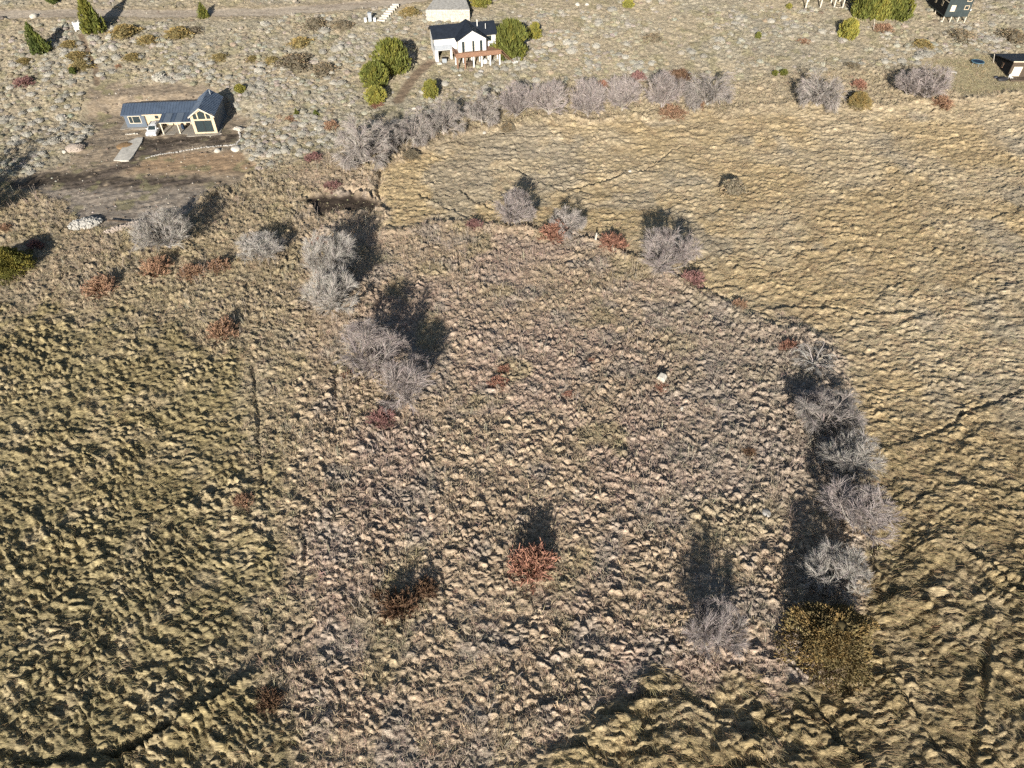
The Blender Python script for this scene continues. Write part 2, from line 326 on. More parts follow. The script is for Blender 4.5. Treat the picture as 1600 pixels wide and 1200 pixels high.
def build_ground():
    ys = [-60., -40, -20, -8, 0, 6]
    y = 10.0
    while y < 205: ys.append(y); y += min(max(.115, (CAM_H ** 2 + y * y) / 710 / CAM_H), .26)
    ys += list(np.geomspace(208, 3000, 40)); ys = np.array(ys)
    t = np.linspace(-1, 1, 900)
    half = np.where(ys < 205, .735 * np.sqrt(CAM_H ** 2 + np.clip(ys, 0, 3000) ** 2) + 4, .735 * ys + 20)
    X = half[:, None] * t[None, :]
    lo = np.array([1.25, 1.8, 3, 8, 30.])          # columns that carry the sheet to the horizon
    X = np.concatenate([-half[:, None] * lo[::-1][None, :], X, half[:, None] * lo[None, :]], 1)
    Y = np.repeat(ys[:, None], X.shape[1], 1)
    x = X.ravel(); yv = Y.ravel()
    z = zones(x, yv); h, cell = relief(x, yv, z, True)
    c = ground_colour(x, yv, z, cell)
    ny, nx = X.shape
    i = (np.arange(ny - 1)[:, None] * nx + np.arange(nx - 1)[None, :]).ravel()
    F = np.stack([i, i + 1, i + nx + 1, i + nx], 1)
    me = mesh_np('ground', np.stack([x, yv, h], 1), F, mat_vcol('soil_and_thatch'), True, {'col': c})
    return tag(link('ground', me), 'marsh, meadow and hillside ground', kind='structure')
build_ground()

# ------------------------------------------------------------------ grass: prototype tufts, spread with geometry nodes
PROTO = bpy.data.collections.new('tuft_prototypes')      # not linked to the scene
def strips(P, W, side, shade):
    """P (n,k,3) centre lines, W (n,k) widths, side (n,3) width direction -> ribbon mesh arrays"""
    n, k, _ = P.shape
    A = P - side[:, None, :] * W[..., None] * .5; B = P + side[:, None, :] * W[..., None] * .5
    V = np.stack([A, B], 2).reshape(-1, 3)
    base = (np.arange(n) * k * 2)[:, None] + (np.arange(k - 1) * 2)[None, :]
    F = np.stack([base, base + 1, base + 3, base + 2], -1).reshape(-1, 4)
    S = np.repeat(shade, k * 2, 0)
    return V, F, S
def tuft(r, n, spread, length, lean, fan, width, droop, up, tint=.16, k=4):
    """n stems: rooted over a disc, rising, then bent over towards +X (lean) within a fan"""
    a = r.uniform(0, 2 * math.pi, n); q = np.sqrt(r.uniform(0, 1, n)) * spread
    root = np.stack([np.cos(a) * q, np.sin(a) * q, np.full(n, -.05)], 1)
    az = r.normal(0, fan, n) if fan < 3 else r.uniform(0, 2 * math.pi, n)
    L = length * r.uniform(.6, 1.25, n)
    hd = np.stack([np.cos(az), np.sin(az)], 1)
    el0 = R(90) - r.uniform(.15, 1.0, n) * (R(90) - up)
    el1 = el0 - droop * r.uniform(.6, 1.2, n)
    P = np.zeros((n, k, 3)); P[:, 0] = root
    for j in range(1, k):
        e = el0 + (el1 - el0) * (j / (k - 1)); st = L / (k - 1)
        P[:, j, :2] = P[:, j - 1, :2] + hd * (np.cos(e) * st)[:, None] + lean * np.array([[1, 0]]) * st[:, None] * (j / (k - 1))
        P[:, j, 2] = np.maximum(P[:, j - 1, 2] + np.sin(e) * st, -.05)
    W = width * r.uniform(.6, 1.3, n)[:, None] * np.linspace(1, .35, k)[None, :]
    side = np.stack([-hd[:, 1], hd[:, 0], r.normal(0, .5, n)], 1); side /= np.linalg.norm(side, axis=1)[:, None]
    sh = np.clip(r.normal(1, tint, n), .5, 1.5)[:, None] * np.array([[1, 1, 1]]) * (1 + r.normal(0, .04, (n, 3)))
    return strips(P, W, side, sh)
def proto(name, arr):
    V, F, S = arr
    o = bpy.data.objects.new(name, mesh_np(name, V, F, M_BLADE, False, {'shade': S})); PROTO.objects.link(o); return o
r0 = np.random.default_rng(3)
names = []
KREED, KTUS, KDRY, KFINE = 0, 6, 12, 16
for i in range(6): proto('a%02d_reed_lock' % i, tuft(r0, 13, .40, .80, .2, .45, .032, .75, R(14)))
for i in range(6): proto('b%02d_tussock' % i, tuft(r0, 22, .34, .48, .24, 9, .026, .95, R(24)))
for i in range(4): proto('c%02d_dry_clump' % i, tuft(r0, 14, .25, .36, .05, 9, .026, .8, R(40), .2, 3))
for i in range(4): proto('d%02d_fine_grass' % i, tuft(r0, 26, .36, .40, .1, 9, .022, .9, R(45), .18, 3))

def scatter_tree(name):
    g = bpy.data.node_groups.new(name, 'GeometryNodeTree')
    g.interface.new_socket('Geometry', in_out='INPUT', socket_type='NodeSocketGeometry'); g.interface.new_socket('Geometry', in_out='OUTPUT', socket_type='NodeSocketGeometry')
    N = g.nodes.new; L = g.links.new
    gi = N('NodeGroupInput'); go = N('NodeGroupOutput'); ip = N('GeometryNodeInstanceOnPoints'); ci = N('GeometryNodeCollectionInfo')
    ci.inputs['Collection'].default_value = PROTO; ci.inputs['Separate Children'].default_value = True; ci.inputs['Reset Children'].default_value = True
    def na(nm, ty):
        n = N('GeometryNodeInputNamedAttribute'); n.data_type = ty; n.inputs['Name'].default_value = nm; return n.outputs['Attribute']
    L(gi.outputs[0], ip.inputs['Points']); L(ci.outputs[0], ip.inputs['Instance']); ip.inputs['Pick Instance'].default_value = True
    L(na('idx', 'INT'), ip.inputs['Instance Index']); L(na('scl', 'FLOAT_VECTOR'), ip.inputs['Scale'])
    er = N('FunctionNodeEulerToRotation'); L(na('rot', 'FLOAT_VECTOR'), er.inputs[0]); L(er.outputs[0], ip.inputs['Rotation'])
    L(ip.outputs[0], go.inputs[0]); return g
SCATTER = scatter_tree('spread_tufts')
def scatter(name, x, y, zz, idx, rot, scl, col):
    me = bpy.data.meshes.new(name); n = len(x)
    me.vertices.add(n); me.vertices.foreach_set('co', np.stack([x, y, zz], 1).astype(np.float32).ravel())
    a = me.attributes.new('idx', 'INT', 'POINT'); a.data.foreach_set('value', idx.astype(np.int32))
    a = me.attributes.new('rot', 'FLOAT_VECTOR', 'POINT'); a.data.foreach_set('vector', rot.astype(np.float32).ravel())
    a = me.attributes.new('scl', 'FLOAT_VECTOR', 'POINT'); a.data.foreach_set('vector', scl.astype(np.float32).ravel())
    a = me.attributes.new('col', 'FLOAT_COLOR', 'POINT'); a.data.foreach_set('color', np.concatenate([col, np.ones((n, 1))], 1).astype(np.float32).ravel())
    me.materials.append(M_BLADE)
    o = link(name, me); md = o.modifiers.new('spread', 'NODES'); md.node_group = SCATTER
    return o
def jgrid(step, ymin=11, ymax=205, grow=0.0, jit=.48):
    """jittered lattice over the land in and just around the view"""
    X = []; Y = []; y = ymin
    while y < ymax:
        s = step * (1 + grow * y); half = 40 + .78 * y
        n = int(2 * half / s); X.append(np.linspace(-half, half, n) + rng.uniform(0, s)); Y.append(np.full(n, y)); y += s
    X = np.concatenate(X); Y = np.concatenate(Y); sc = step * (1 + grow * Y)
    return X + rng.uniform(-jit, jit, len(X)) * sc, Y + rng.uniform(-jit, jit, len(Y)) * sc
def vary(c, amt=.12):
    n = len(c); return np.clip(c * (1 + rng.normal(0, amt, (n, 1))) * (1 + rng.normal(0, .03, (n, 3))), .005, .9)

def build_reeds():
    x, y = jgrid(.52, grow=.003); z = zones(x, y)
    w = np.maximum(z['left'], z['right'])
    m = (w > rng.uniform(.25, .75, len(x))) & (z['bare'] < .4) & (z['track'] < .45); x, y = keep(m, x, y); z = zsub(z, m)
    n = len(x); h = relief(x, y, z)
    L = z['left'] > z['right']; near = 1 - sst(28, 62, y); far = sst(75, 125, y)
    e = .35
    zx = zones(x + e, y); gx = (relief(x + e, y, zx) - h) / e; zy = zones(x, y + e); gy = (relief(x, y + e, zy) - h) / e
    dirn = np.where(L, R(-38), R(-52) * (1 - far) + R(-28) * far) + (fbm(x / 7, y / 7, 101, 2) - .5) * R(95) + rng.normal(0, R(14), n)
    s = (.72 + .6 * fbm(x / 2.2, y / 2.2, 103, 2)) * rng.uniform(.8, 1.2, n) * np.where(L, .66, .78 + .12 * near - .12 * far)
    flat = (.95 - .25 * far) * rng.uniform(.75, 1.2, n)
    rot = np.stack([gy * .55 + rng.normal(0, .06, n), -gx * .55 + rng.normal(0, .06, n), dirn], 1)
    scl = np.stack([s, s, s * flat], 1)
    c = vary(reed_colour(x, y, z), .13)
    o = scatter('reed_bed', x, y, h, KREED + rng.integers(0, 6, n), rot, scl, c)
    tag(o, 'lodged golden and olive reeds lying in combed waves over the marsh', 'reeds', kind='stuff')
def build_meadow():
    x, y = jgrid(.52, ymax=150, grow=.0016); z = zones(x, y)
    w = (1 - z['left']) * (1 - z['right']) * (1 - z['hill'])
    m = (w > rng.uniform(.2, .8, len(x))) & (z['bare'] < .4) & (z['track'] < .5); x, y = keep(m, x, y); z = zsub(z, m)
    n = len(x); h = relief(x, y, z)
    dirn = R(-125) + (fbm(x / 9, y / 9, 121, 2) - .5) * R(120) + rng.normal(0, R(30), n)
    s = (.6 + .75 * fbm(x / 2.0, y / 2.0, 123, 2)) * rng.uniform(.75, 1.3, n)
    rot = np.stack([rng.normal(0, .12, n), rng.normal(0, .12, n), dirn], 1)
    scl = np.stack([s * 1.1, s * 1.1, s * rng.uniform(.75, 1.15, n)], 1)
    c = vary(meadow_colour(x, y, z), .15)
    o = scatter('tussock_grass', x, y, h, KTUS + rng.integers(0, 6, n), rot, scl, c)
    tag(o, 'tan tussock grass covering the rough meadow inside the marsh', 'grass', kind='stuff')
def build_hill_grass():
    x, y = jgrid(.55, ymin=85, ymax=205, grow=.001); z = zones(x, y)
    m = (np.maximum(z['hill'], z['lawn']) > rng.uniform(.2, .8, len(x))) & (z['bare'] < .35) & (rng.uniform(0, 1, len(x)) > z['lawn'] * .3); x, y = keep(m, x, y); z = zsub(z, m)
    n = len(x); h = relief(x, y, z)
    s = rng.uniform(.6, 1.25, n) * (1 - .62 * z['lawn']) * (1 - .45 * z['verge'])
    rot = np.stack([rng.normal(0, .1, n), rng.normal(0, .1, n), rng.uniform(0, 6.28, n)], 1)
    scl = np.stack([s, s, s], 1)
    c = vary(hill_colour(x, y, z), .15)
    o = scatter('hillside_grass', x, y, h, KDRY + rng.integers(0, 4, n), rot, scl, c)
    tag(o, 'dry bleached grass growing between the grey shrubs on the slope', 'grass', kind='stuff')
build_reeds(); build_meadow(); build_hill_grass()
# ------------------------------------------------------------------ building blocks
class MB:
    def __init__(self): self.v = []; self.f = []
    def box(self, x0, x1, y0, y1, z0, z1):
        n = len(self.v); self.v += [(x0, y0, z0), (x1, y0, z0), (x1, y1, z0), (x0, y1, z0), (x0, y0, z1), (x1, y0, z1), (x1, y1, z1), (x0, y1, z1)]
        self.f += [tuple(n + i for i in q) for q in ((3, 2, 1, 0), (4, 5, 6, 7), (0, 1, 5, 4), (1, 2, 6, 5), (2, 3, 7, 6), (3, 0, 4, 7))]; return self
    def slab(self, pts, t):
        """a quad or polygon given by its top corners, t thick downwards"""
        n = len(self.v); k = len(pts); self.v += [tuple(p) for p in pts] + [(p[0], p[1], p[2] - t) for p in pts]
        self.f += [tuple(range(n, n + k)), tuple(range(n + 2 * k - 1, n + k - 1, -1))] + [(n + i, n + k + i, n + k + (i + 1) % k, n + (i + 1) % k) for i in range(k)]; return self
    def prism(self, pts, y0, y1):
        """outline pts (x, z) pushed from y0 to y1"""
        n = len(self.v); k = len(pts); self.v += [(p[0], y0, p[1]) for p in pts] + [(p[0], y1, p[1]) for p in pts]
        self.f += [tuple(range(n, n + k)), tuple(range(n + 2 * k - 1, n + k - 1, -1))] + [(n + i, n + k + i, n + k + (i + 1) % k, n + (i + 1) % k) for i in range(k)]; return self
    def prism_x(self, pts, x0, x1):
        n = len(self.v); k = len(pts); self.v += [(x0, p[0], p[1]) for p in pts] + [(x1, p[0], p[1]) for p in pts]
        self.f += [tuple(range(n, n + k)), tuple(range(n + 2 * k - 1, n + k - 1, -1))] + [(n + i, n + k + i, n + k + (i + 1) % k, n + (i + 1) % k) for i in range(k)]; return self
    def tube(self, p, q, r0, r1=None, k=6):
        p = Vector(p); q = Vector(q); d = (q - p).normalized(); u = d.orthogonal().normalized(); w = d.cross(u); r1 = r0 if r1 is None else r1; n = len(self.v)
        for c, rr in ((p, r0), (q, r1)):
            for i in range(k):
                a = 2 * math.pi * i / k; self.v.append(tuple(c + (u * math.cos(a) + w * math.sin(a)) * rr))
        self.f += [(n + i, n + (i + 1) % k, n + k + (i + 1) % k, n + k + i) for i in range(k)] + [tuple(range(n + k - 1, n - 1, -1)), tuple(range(n + k, n + 2 * k))]; return self
    def ring(self, prof, cx=0, cy=0, k=24):
        n = len(self.v); m = len(prof)
        for r_, z_ in prof:
            for i in range(k): a = 2 * math.pi * i / k; self.v.append((cx + r_ * math.cos(a), cy + r_ * math.sin(a), z_))
        for j in range(m - 1):
            self.f += [(n + j * k + i, n + j * k + (i + 1) % k, n + (j + 1) * k + (i + 1) % k, n + (j + 1) * k + i) for i in range(k)]
        self.f += [tuple(range(n + k - 1, n - 1, -1)), tuple(range(n + (m - 1) * k, n + m * k))]; return self
    def mesh(self, name, m, smooth=False):
        me = bpy.data.meshes.new(name); me.from_pydata(self.v, [], self.f)
        bm = bmesh.new(); bm.from_mesh(me); bmesh.ops.recalc_face_normals(bm, faces=bm.faces); bm.to_mesh(me); bm.free()
        me.materials.append(m)
        if smooth:
            for p in me.polygons: p.use_smooth = True
        return me
    def build(self, name, m, parent=None, label=None, smooth=False):
        o = link(name, self.mesh(name, m, smooth), parent)
        if label: o['label'] = label
        return o
def empty(name, loc, rz=0, label=None, cat=None, group=None):
    o = bpy.data.objects.new(name, None); COL.objects.link(o); o.location = loc; o.rotation_euler = (0, 0, rz); o.empty_display_size = .5
    return tag(o, label, cat, group)
def surf(x, y):
    x = np.array([float(x)]); y = np.array([float(y)]); return float(relief(x, y, zones(x, y))[0])
def S(u, v, dz=0.0):
    g = G(u, v); g.z = hb(g.x, g.y) + dz; return g
def pxm(u, v):
    g = G(u, v); return FPX / ((g.y - (g.z - CAM_H)) * math.sqrt(.5))

# materials of built things
M = dict(
    metal_roof=mat('blue_grey_metal_roof', (.085, .115, .165), .45, .12, .8, .0, spec=.5), metal_wall=mat('blue_grey_metal_wall', (.13, .16, .20), .5, .1, .8, spec=.4),
    dark_roof=mat('charcoal_roof', (.02, .026, .038), .6, .2, 1.2, spec=.35), black_wall=mat('black_green_cladding', (.045, .06, .062), .6, .2, 1.0, spec=.3), shaded_side=mat('shaded_side_cladding', (.012, .013, .016), .8, .2, 1.0, spec=.2),  # last one: cladding of the cabins' left sides, shade put into the colour
    timber=mat('pale_pine_cladding', (.64, .52, .36), .7, .14, 3.0), frame=mat('pale_trim', (.70, .62, .48), .6, .06, 3), white=mat('white_painted_wall', (.80, .79, .76), .7, .05, 1.0), grey_panel=mat('grey_panel', (.36, .39, .43), .6, .08, 2),
    concrete=mat('pale_concrete', (.54, .51, .45), .9, .22, 1.1, bump=.3), patio=mat('patio_concrete', (.33, .30, .255), .9, .12, 1.4), glass=mat('window_glass', (.035, .05, .055), .08, spec=.6), curtain=mat('pale_blind', (.62, .66, .68), .6, .05, 2),
    deck=mat('terracotta_decking', (.27, .155, .10), .75, .18, 3), brown_wall=mat('brown_cladding', (.10, .075, .055), .8, .2, 2), post=mat('bleached_posts', (.66, .60, .50), .8, .12, 3),
    car=mat('white_car_paint', (.82, .82, .81), .28, spec=.6), tyre=mat('tyre_rubber', (.02, .02, .02), .9), rim=mat('wheel_metal', (.45, .45, .46), .35, metal=.7), lamp=mat('lamp_lens', (.6, .62, .62), .15, spec=.6), plate=mat('dark_trim', (.03, .03, .033), .5),
    stone=mat('pale_stone', (.56, .52, .45), .92, .22, 1.6, bump=.5), stone_d=mat('weathered_stone', (.42, .40, .37), .95, .3, 1.2, bump=.5), rubble=mat('limestone_rubble', (.44, .42, .38), .95, .3, 2.2, bump=.4), gravel=mat('gravel_heap', (.40, .335, .28), .95, .22, 5, bump=.5),
    log=mat('bleached_logs', (.55, .50, .43), .85, .2, 3), darklog=mat('dark_timber', (.10, .075, .055), .9, .25, 3), navy=mat('navy_mat', (.02, .04, .075), .6, spec=.3), blue_rim=mat('teal_pad', (.10, .20, .25), .6), box=mat('grey_cabinet', (.33, .36, .39), .5), salmon=mat('orange_gravel', (.26, .17, .09), .95, .2, 3),
    bucket=mat('dark_plastic', (.03, .035, .05), .5))
def mat_plant(name, rgb, var=.25, transl=.1, rough=1.0):
    """stems or leaves: colour times the value of each stem, a little different on each plant"""
    m = mat_blade(name, False, transl); t = m.node_tree; at = [n for n in t.nodes if n.type == 'ATTRIBUTE' and n.attribute_name == 'col'][0]
    oi = t.nodes.new('ShaderNodeObjectInfo'); mr = t.nodes.new('ShaderNodeMapRange'); mr.inputs['To Min'].default_value = 1 - var; mr.inputs['To Max'].default_value = 1 + var
    mx = t.nodes.new('ShaderNodeMix'); mx.data_type = 'RGBA'; mx.blend_type = 'MULTIPLY'; mx.inputs[0].default_value = 1; mx.inputs[6].default_value = (*rgb, 1)
    t.links.new(oi.outputs['Random'], mr.inputs['Value']); t.links.new(mr.outputs[0], mx.inputs[7])
    old = at.outputs['Color'].links[0].to_socket; t.links.new(mx.outputs[2], old); t.nodes.remove(at); return m
MP = dict(
    bark=mat_plant('grey_bark', (.42, .37, .33), .1, 0), twig=mat_plant('grey_twigs', (.385, .345, .315), .1, 0), mauve=mat_plant('mauve_twigs', (.39, .34, .32), .08, 0), pale=mat_plant('silvery_dead_twigs', (.455, .42, .38), .08, 0),
    red=mat_plant('rust_red_twigs', (.36, .19, .135), .1, .05), orange=mat_plant('orange_brown_twigs', (.37, .23, .15), .1, .05), crimson=mat_plant('crimson_twigs', (.285, .16, .145), .1, .05), brown=mat_plant('dark_brown_twigs', (.20, .125, .08), .15, .05),
    green=mat_plant('cypress_green', (.165, .18, .05), .12, .1), dkgreen=mat_plant('dark_cypress_green', (.11, .14, .045), .12, .1), lime=mat_plant('yellow_green_leaves', (.27, .265, .07), .12, .1), olive=mat_plant('olive_leaves', (.215, .17, .085), .1, .1), olivegreen=mat_plant('dull_olive_leaves', (.16, .155, .045), .1, .1),
    domegrey=mat_plant('grey_brown_leaves', (.25, .215, .155), .15, .1), domeolive=mat_plant('brown_olive_leaves', (.29, .235, .11), .15, .1), sage=mat_plant('sage_grey_leaves', (.44, .415, .355), .22, .1))

# ------------------------------------------------------------------ plants
def stem_paths(r, base, dirn, length, k, droop, wob):
    """k+1 points of n stems that start at base (n,3) along dirn (n,3), bending down and wandering"""
    n = len(base); P = np.zeros((n, k + 1, 3)); P[:, 0] = base; d = dirn / np.linalg.norm(dirn, axis=1)[:, None]; st = (length / k)[:, None]
    for j in range(1, k + 1):
        d = d + r.normal(0, wob, (n, 3)); d[:, 2] -= droop / k; d /= np.linalg.norm(d, axis=1)[:, None]
        P[:, j] = P[:, j - 1] + d * st
    return P
def tubes(P, W, sh, k=3):
    """P (n,m,3) paths, W (n,m) radii -> k-sided tubes"""
    n, m, _ = P.shape; T = np.gradient(P, axis=1); T /= np.linalg.norm(T, axis=2)[..., None] + 1e-9
    ref = np.where(np.abs(T[..., 2:]) > .8, np.array([1., 0, 0]), np.array([0, 0, 1.])); U = np.cross(T, ref); U /= np.linalg.norm(U, axis=2)[..., None] + 1e-9; Wv = np.cross(T, U)
    a = np.arange(k) * 2 * math.pi / k
    V = P[:, :, None, :] + (U[:, :, None, :] * np.cos(a)[None, None, :, None] + Wv[:, :, None, :] * np.sin(a)[None, None, :, None]) * W[:, :, None, None]
    V = V.reshape(-1, 3); i = (np.arange(n) * m * k)[:, None, None] + (np.arange(m - 1) * k)[None, :, None] + np.arange(k)[None, None, :]
    j = (np.arange(n) * m * k)[:, None, None] + (np.arange(m - 1) * k)[None, :, None] + ((np.arange(k) + 1) % k)[None, None, :]
    F = np.stack([i, j, j + k, i + k], -1).reshape(-1, 4)
    return V, F, np.repeat(sh, m * k, 0)
def along(r, P, n, lo, hi):
    """n random points on the paths with their directions"""
    b = r.integers(0, P.shape[0], n); t = r.uniform(lo, hi, n) * (P.shape[1] - 1.001); i = t.astype(int); f = (t - i)[:, None]
    return P[b, i] * (1 - f) + P[b, i + 1] * f, P[b, i + 1] - P[b, i]
def shade(r, n, s=.14): return np.clip(r.normal(1, s, n), .55, 1.5)[:, None] * (1 + r.normal(0, .03, (n, 3)))
def rounded(P, c, rad, k=.78, mixw=1.0):
    """draw straying twig ends back to the rounded outline of a crown"""
    q = (P - np.array(c)) / np.array(rad); d = np.linalg.norm(q, axis=-1, keepdims=True) + 1e-9
    az = np.arctan2(q[..., 1:2], q[..., 0:1]); lim = 1 + .13 * np.sin(az * 3 + c[0] * 9 + rad[0]) + .10 * np.sin(az * 5 + q[..., 2:3] * 3 + rad[2] * 7)
    d2 = d / lim; n = np.where(d2 > k, k + (1 - k) * 1.25 * (1 - np.exp(-(d2 - k) / (1 - k) * .8)), d2) * lim
    return (np.array(c) + q / d * n * np.array(rad)) * mixw + P * (1 - mixw)
def ribbons(P, W, r, sh):
    n = len(P); sd_ = np.cross(P[:, -1] - P[:, 0], r.normal(0, 1, (n, 3))); sd_ /= np.linalg.norm(sd_, axis=1)[:, None] + 1e-9
    return strips(P, W * 2, sd_, sh)
def bare_tree(r, kind, mats):
    """crown about 8.2 m wide and 7.5 m high; returns trunk mesh and crown mesh"""
    arch = {'fountain': 1.25, 'spray': .6, 'tangle': 1.8}[kind]; n = {'fountain': 18, 'spray': 22, 'tangle': 14}[kind]
    C0 = (r.uniform(-.4, .4), r.uniform(-.4, .4), 3.9); RD = (4.1 * r.uniform(.92, 1.08), 4.1 * r.uniform(.88, 1.05), 3.6)
    az = np.arange(n) * 2.399 + r.uniform(0, .6, n); el = r.uniform(R(40), R(87), n) if kind != 'tangle' else r.uniform(R(28), R(72), n)
    d = np.stack([np.cos(az) * np.cos(el), np.sin(az) * np.cos(el), np.sin(el)], 1)
    base = np.stack([np.cos(az) * .3, np.sin(az) * .3, r.uniform(.2, 1.0, n)], 1)
    P1 = rounded(stem_paths(r, base, d, r.uniform(4.8, 7.6, n), 8, arch, .06 if kind != 'tangle' else .17), C0, RD, .7)
    W1 = r.uniform(.06, .10, n)[:, None] * np.linspace(1, .25, 9)[None] * (1.3 if kind == 'tangle' else 1)
    n2 = {'fountain': 330, 'spray': 340, 'tangle': 150}[kind]
    b2, t2 = along(r, P1, n2, .15, .98); t2 = t2 / np.linalg.norm(t2, axis=1)[:, None]; d2 = t2 + r.normal(0, .36, (n2, 3)); d2[:, 2] += .1
    P2 = rounded(stem_paths(r, b2, d2, r.uniform(1.2, 2.9, n2), 5, arch * .5, .055), C0, RD, .7, .7); W2 = r.uniform(.024, .04, n2)[:, None] * np.linspace(1, .45, 6)[None]
    n3 = {'fountain': 8200, 'spray': 8600, 'tangle': 2200}[kind]
    b3, t3 = along(r, P2, n3, .1, 1.0); t3 = t3 / np.linalg.norm(t3, axis=1)[:, None]; d3 = t3 + r.normal(0, .24, (n3, 3)); d3[:, 2] += .03
    P3 = rounded(stem_paths(r, b3, d3, r.uniform(.6, 1.7, n3), 2, arch * .4, .05), C0, RD, .7, .25); W3 = r.uniform(.010, .020, n3)[:, None] * np.linspace(1, .6, 3)[None]
    tk = stem_paths(r, np.array([[0, 0, -.3]]), np.array([[r.normal(0, .12), r.normal(0, .12), 1.]]), np.array([1.9]), 3, 0, .05); WT = np.array([[.36, .29, .24, .18]])
    A = tubes(tk, WT, shade(r, 1), 7); B = tubes(P1, W1, shade(r, n), 5)
    trunk = mesh_np('trunk', np.concatenate([A[0], B[0]]), np.concatenate([A[1], B[1] + len(A[0])]), mats[0], True, {'shade': np.concatenate([A[2], B[2]])})
    A = tubes(P2, W2, shade(r, n2)); B = ribbons(P3, W3, r, shade(r, n3, .18))
    crown = mesh_np('crown', np.concatenate([A[0], B[0]]), np.concatenate([A[1], B[1] + len(A[0])]), mats[1], False, {'shade': np.concatenate([A[2], B[2]])})
    return trunk, crown
def twig_shrub(r, n=80, n2=2200):
    """dome of thin twigs, radius about 1 m, 1.1 m high"""
    az = r.uniform(0, 6.283, n); el = r.uniform(R(14), R(88), n); d = np.stack([np.cos(az) * np.cos(el), np.sin(az) * np.cos(el), np.sin(el)], 1)
    base = np.stack([r.normal(0, .16, n), r.normal(0, .16, n), np.full(n, -.08)], 1)
    P1 = stem_paths(r, base, d, r.uniform(.85, 1.25, n), 5, .35, .1); W1 = np.full((n, 1), .014) * np.linspace(1, .5, 6)[None]
    b2, t2 = along(r, P1, n2, .25, 1.0); t2 = t2 / np.linalg.norm(t2, axis=1)[:, None]; d2 = t2 + r.normal(0, .45, (n2, 3)); d2[:, 2] += .1
    P2 = stem_paths(r, b2, d2, r.uniform(.18, .42, n2), 2, .1, .1); W2 = np.full((n2, 1), .0165) * np.linspace(1, .7, 3)[None]
    P1 = rounded(P1, (0, 0, .35), (1.0, 1.0, .75)); P2 = rounded(P2, (0, 0, .35), (1.0, 1.0, .75), .7, .6)
    return tubes(P1, W1, shade(r, n)), ribbons(P2, W2, r, shade(r, n2, .2))
def lump(r, sub, amp, squash=(1, 1, 1), zcut=None):
    bm = bmesh.new(); bmesh.ops.create_icosphere(bm, subdivisions=sub, radius=1.0)
    V = np.array([v.co for v in bm.verts]); F = np.array([[v.index for v in f.verts] for f in bm.faces]); bm.free()
    o = r.uniform(0, 50, 3)
    nz = fbm(V[:, 0] * 1.6 + o[0] + V[:, 2] * 1.1, V[:, 1] * 1.6 + o[1] - V[:, 2] * .7, int(o[2] * 10), 3) - .5
    V = V * (1 + nz * amp)[:, None] * np.array(squash)[None]
    if zcut is not None: V[:, 2] = np.maximum(V[:, 2], zcut)
    return V, F
def leaves(r, pos, out, size, upb, ar=2.2):
    """pointed leaf sprays at pos facing out"""
    n = len(pos); d = out + r.normal(0, .45, (n, 3)); d[:, 2] += upb; d /= np.linalg.norm(d, axis=1)[:, None]
    s = np.cross(d, r.normal(0, 1, (n, 3))); s /= np.linalg.norm(s, axis=1)[:, None]; L = size * r.uniform(.6, 1.4, n); w = (L / ar)[:, None] * .5; L = L[:, None]
    V = np.stack([pos - d * L * .3, pos + s * w, pos + d * L * .7, pos - s * w], 1).reshape(-1, 3)
    return V, (np.arange(n) * 4)[:, None] + np.arange(4)[None], np.repeat(shade(r, n, .22), 4, 0)
def foliage(r, prof, n, size, upb, lobes=.28, core=.82, name='crown', m=None):
    """crown of unit height and unit radius whose outline is prof(z)"""
    o = r.uniform(0, 90, 2)
    def rad(z, az): return prof(z) * (1 - lobes * .5 + lobes * (fbm(np.cos(az) * 2.2 + o[0] + z * 2.3, np.sin(az) * 2.2 + o[1] + z * 3.1, 7, 3) * 2 - .5))
    z = r.uniform(.02, 1, n * 3); z = np.where(r.uniform(0, 1, n * 3) < .25, 1 - (1 - z) ** 2 * .5, z); z = z[r.uniform(0, 1, len(z)) < prof(z) / .95 + .12][:n]; n = len(z); az = r.uniform(0, 6.283, n)
    rr = rad(z, az) * np.clip(1 - np.abs(r.normal(0, .18, n)) + .06, .2, 1.12)
    pos = np.stack([np.cos(az) * rr, np.sin(az) * rr, z], 1); out = np.stack([np.cos(az), np.sin(az), (z - .45) * 1.2], 1)
    A = leaves(r, pos, out, size, upb); pt = sst(.52, .7, fbm(pos[:, 0] * 2.5 + o[0] + pos[:, 2] * 4, pos[:, 1] * 2.5 - pos[:, 2] * 3 + o[1], 9, 2))[:, None] * np.array([[.34, .20, .05]]) + 1
    A = (A[0], A[1], A[2] * np.repeat(pt, 4, 0))
    zz = np.linspace(.03, .97, 9); aa = np.linspace(0, 6.283, 14, endpoint=False); ZZ, AA = np.meshgrid(zz, aa, indexing='ij'); q = rad(ZZ, AA) * core
    V = np.stack([np.cos(AA) * q, np.sin(AA) * q, ZZ], -1).reshape(-1, 3); i = (np.arange(8) * 14)[:, None] + np.arange(14)[None]; j = (np.arange(8) * 14)[:, None] + (np.arange(14)[None] + 1) % 14
    F = np.stack([i, j, j + 14, i + 14], -1).reshape(-1, 4); V = np.concatenate([V, [[0, 0, 1.0]]])
    F = np.concatenate([F, [[8 * 14 + t, 8 * 14 + (t + 1) % 14, 9 * 14, 9 * 14] for t in range(14)]])
    F = np.concatenate([F[:-14][:, [0, 1, 2]], F[:-14][:, [0, 2, 3]], F[-14:][:, :3]]); A = (A[0], np.concatenate([A[1][:, [0, 1, 2]], A[1][:, [0, 2, 3]]]), A[2])
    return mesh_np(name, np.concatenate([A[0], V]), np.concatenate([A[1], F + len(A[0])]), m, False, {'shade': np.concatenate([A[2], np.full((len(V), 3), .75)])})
rp = np.random.default_rng(21)
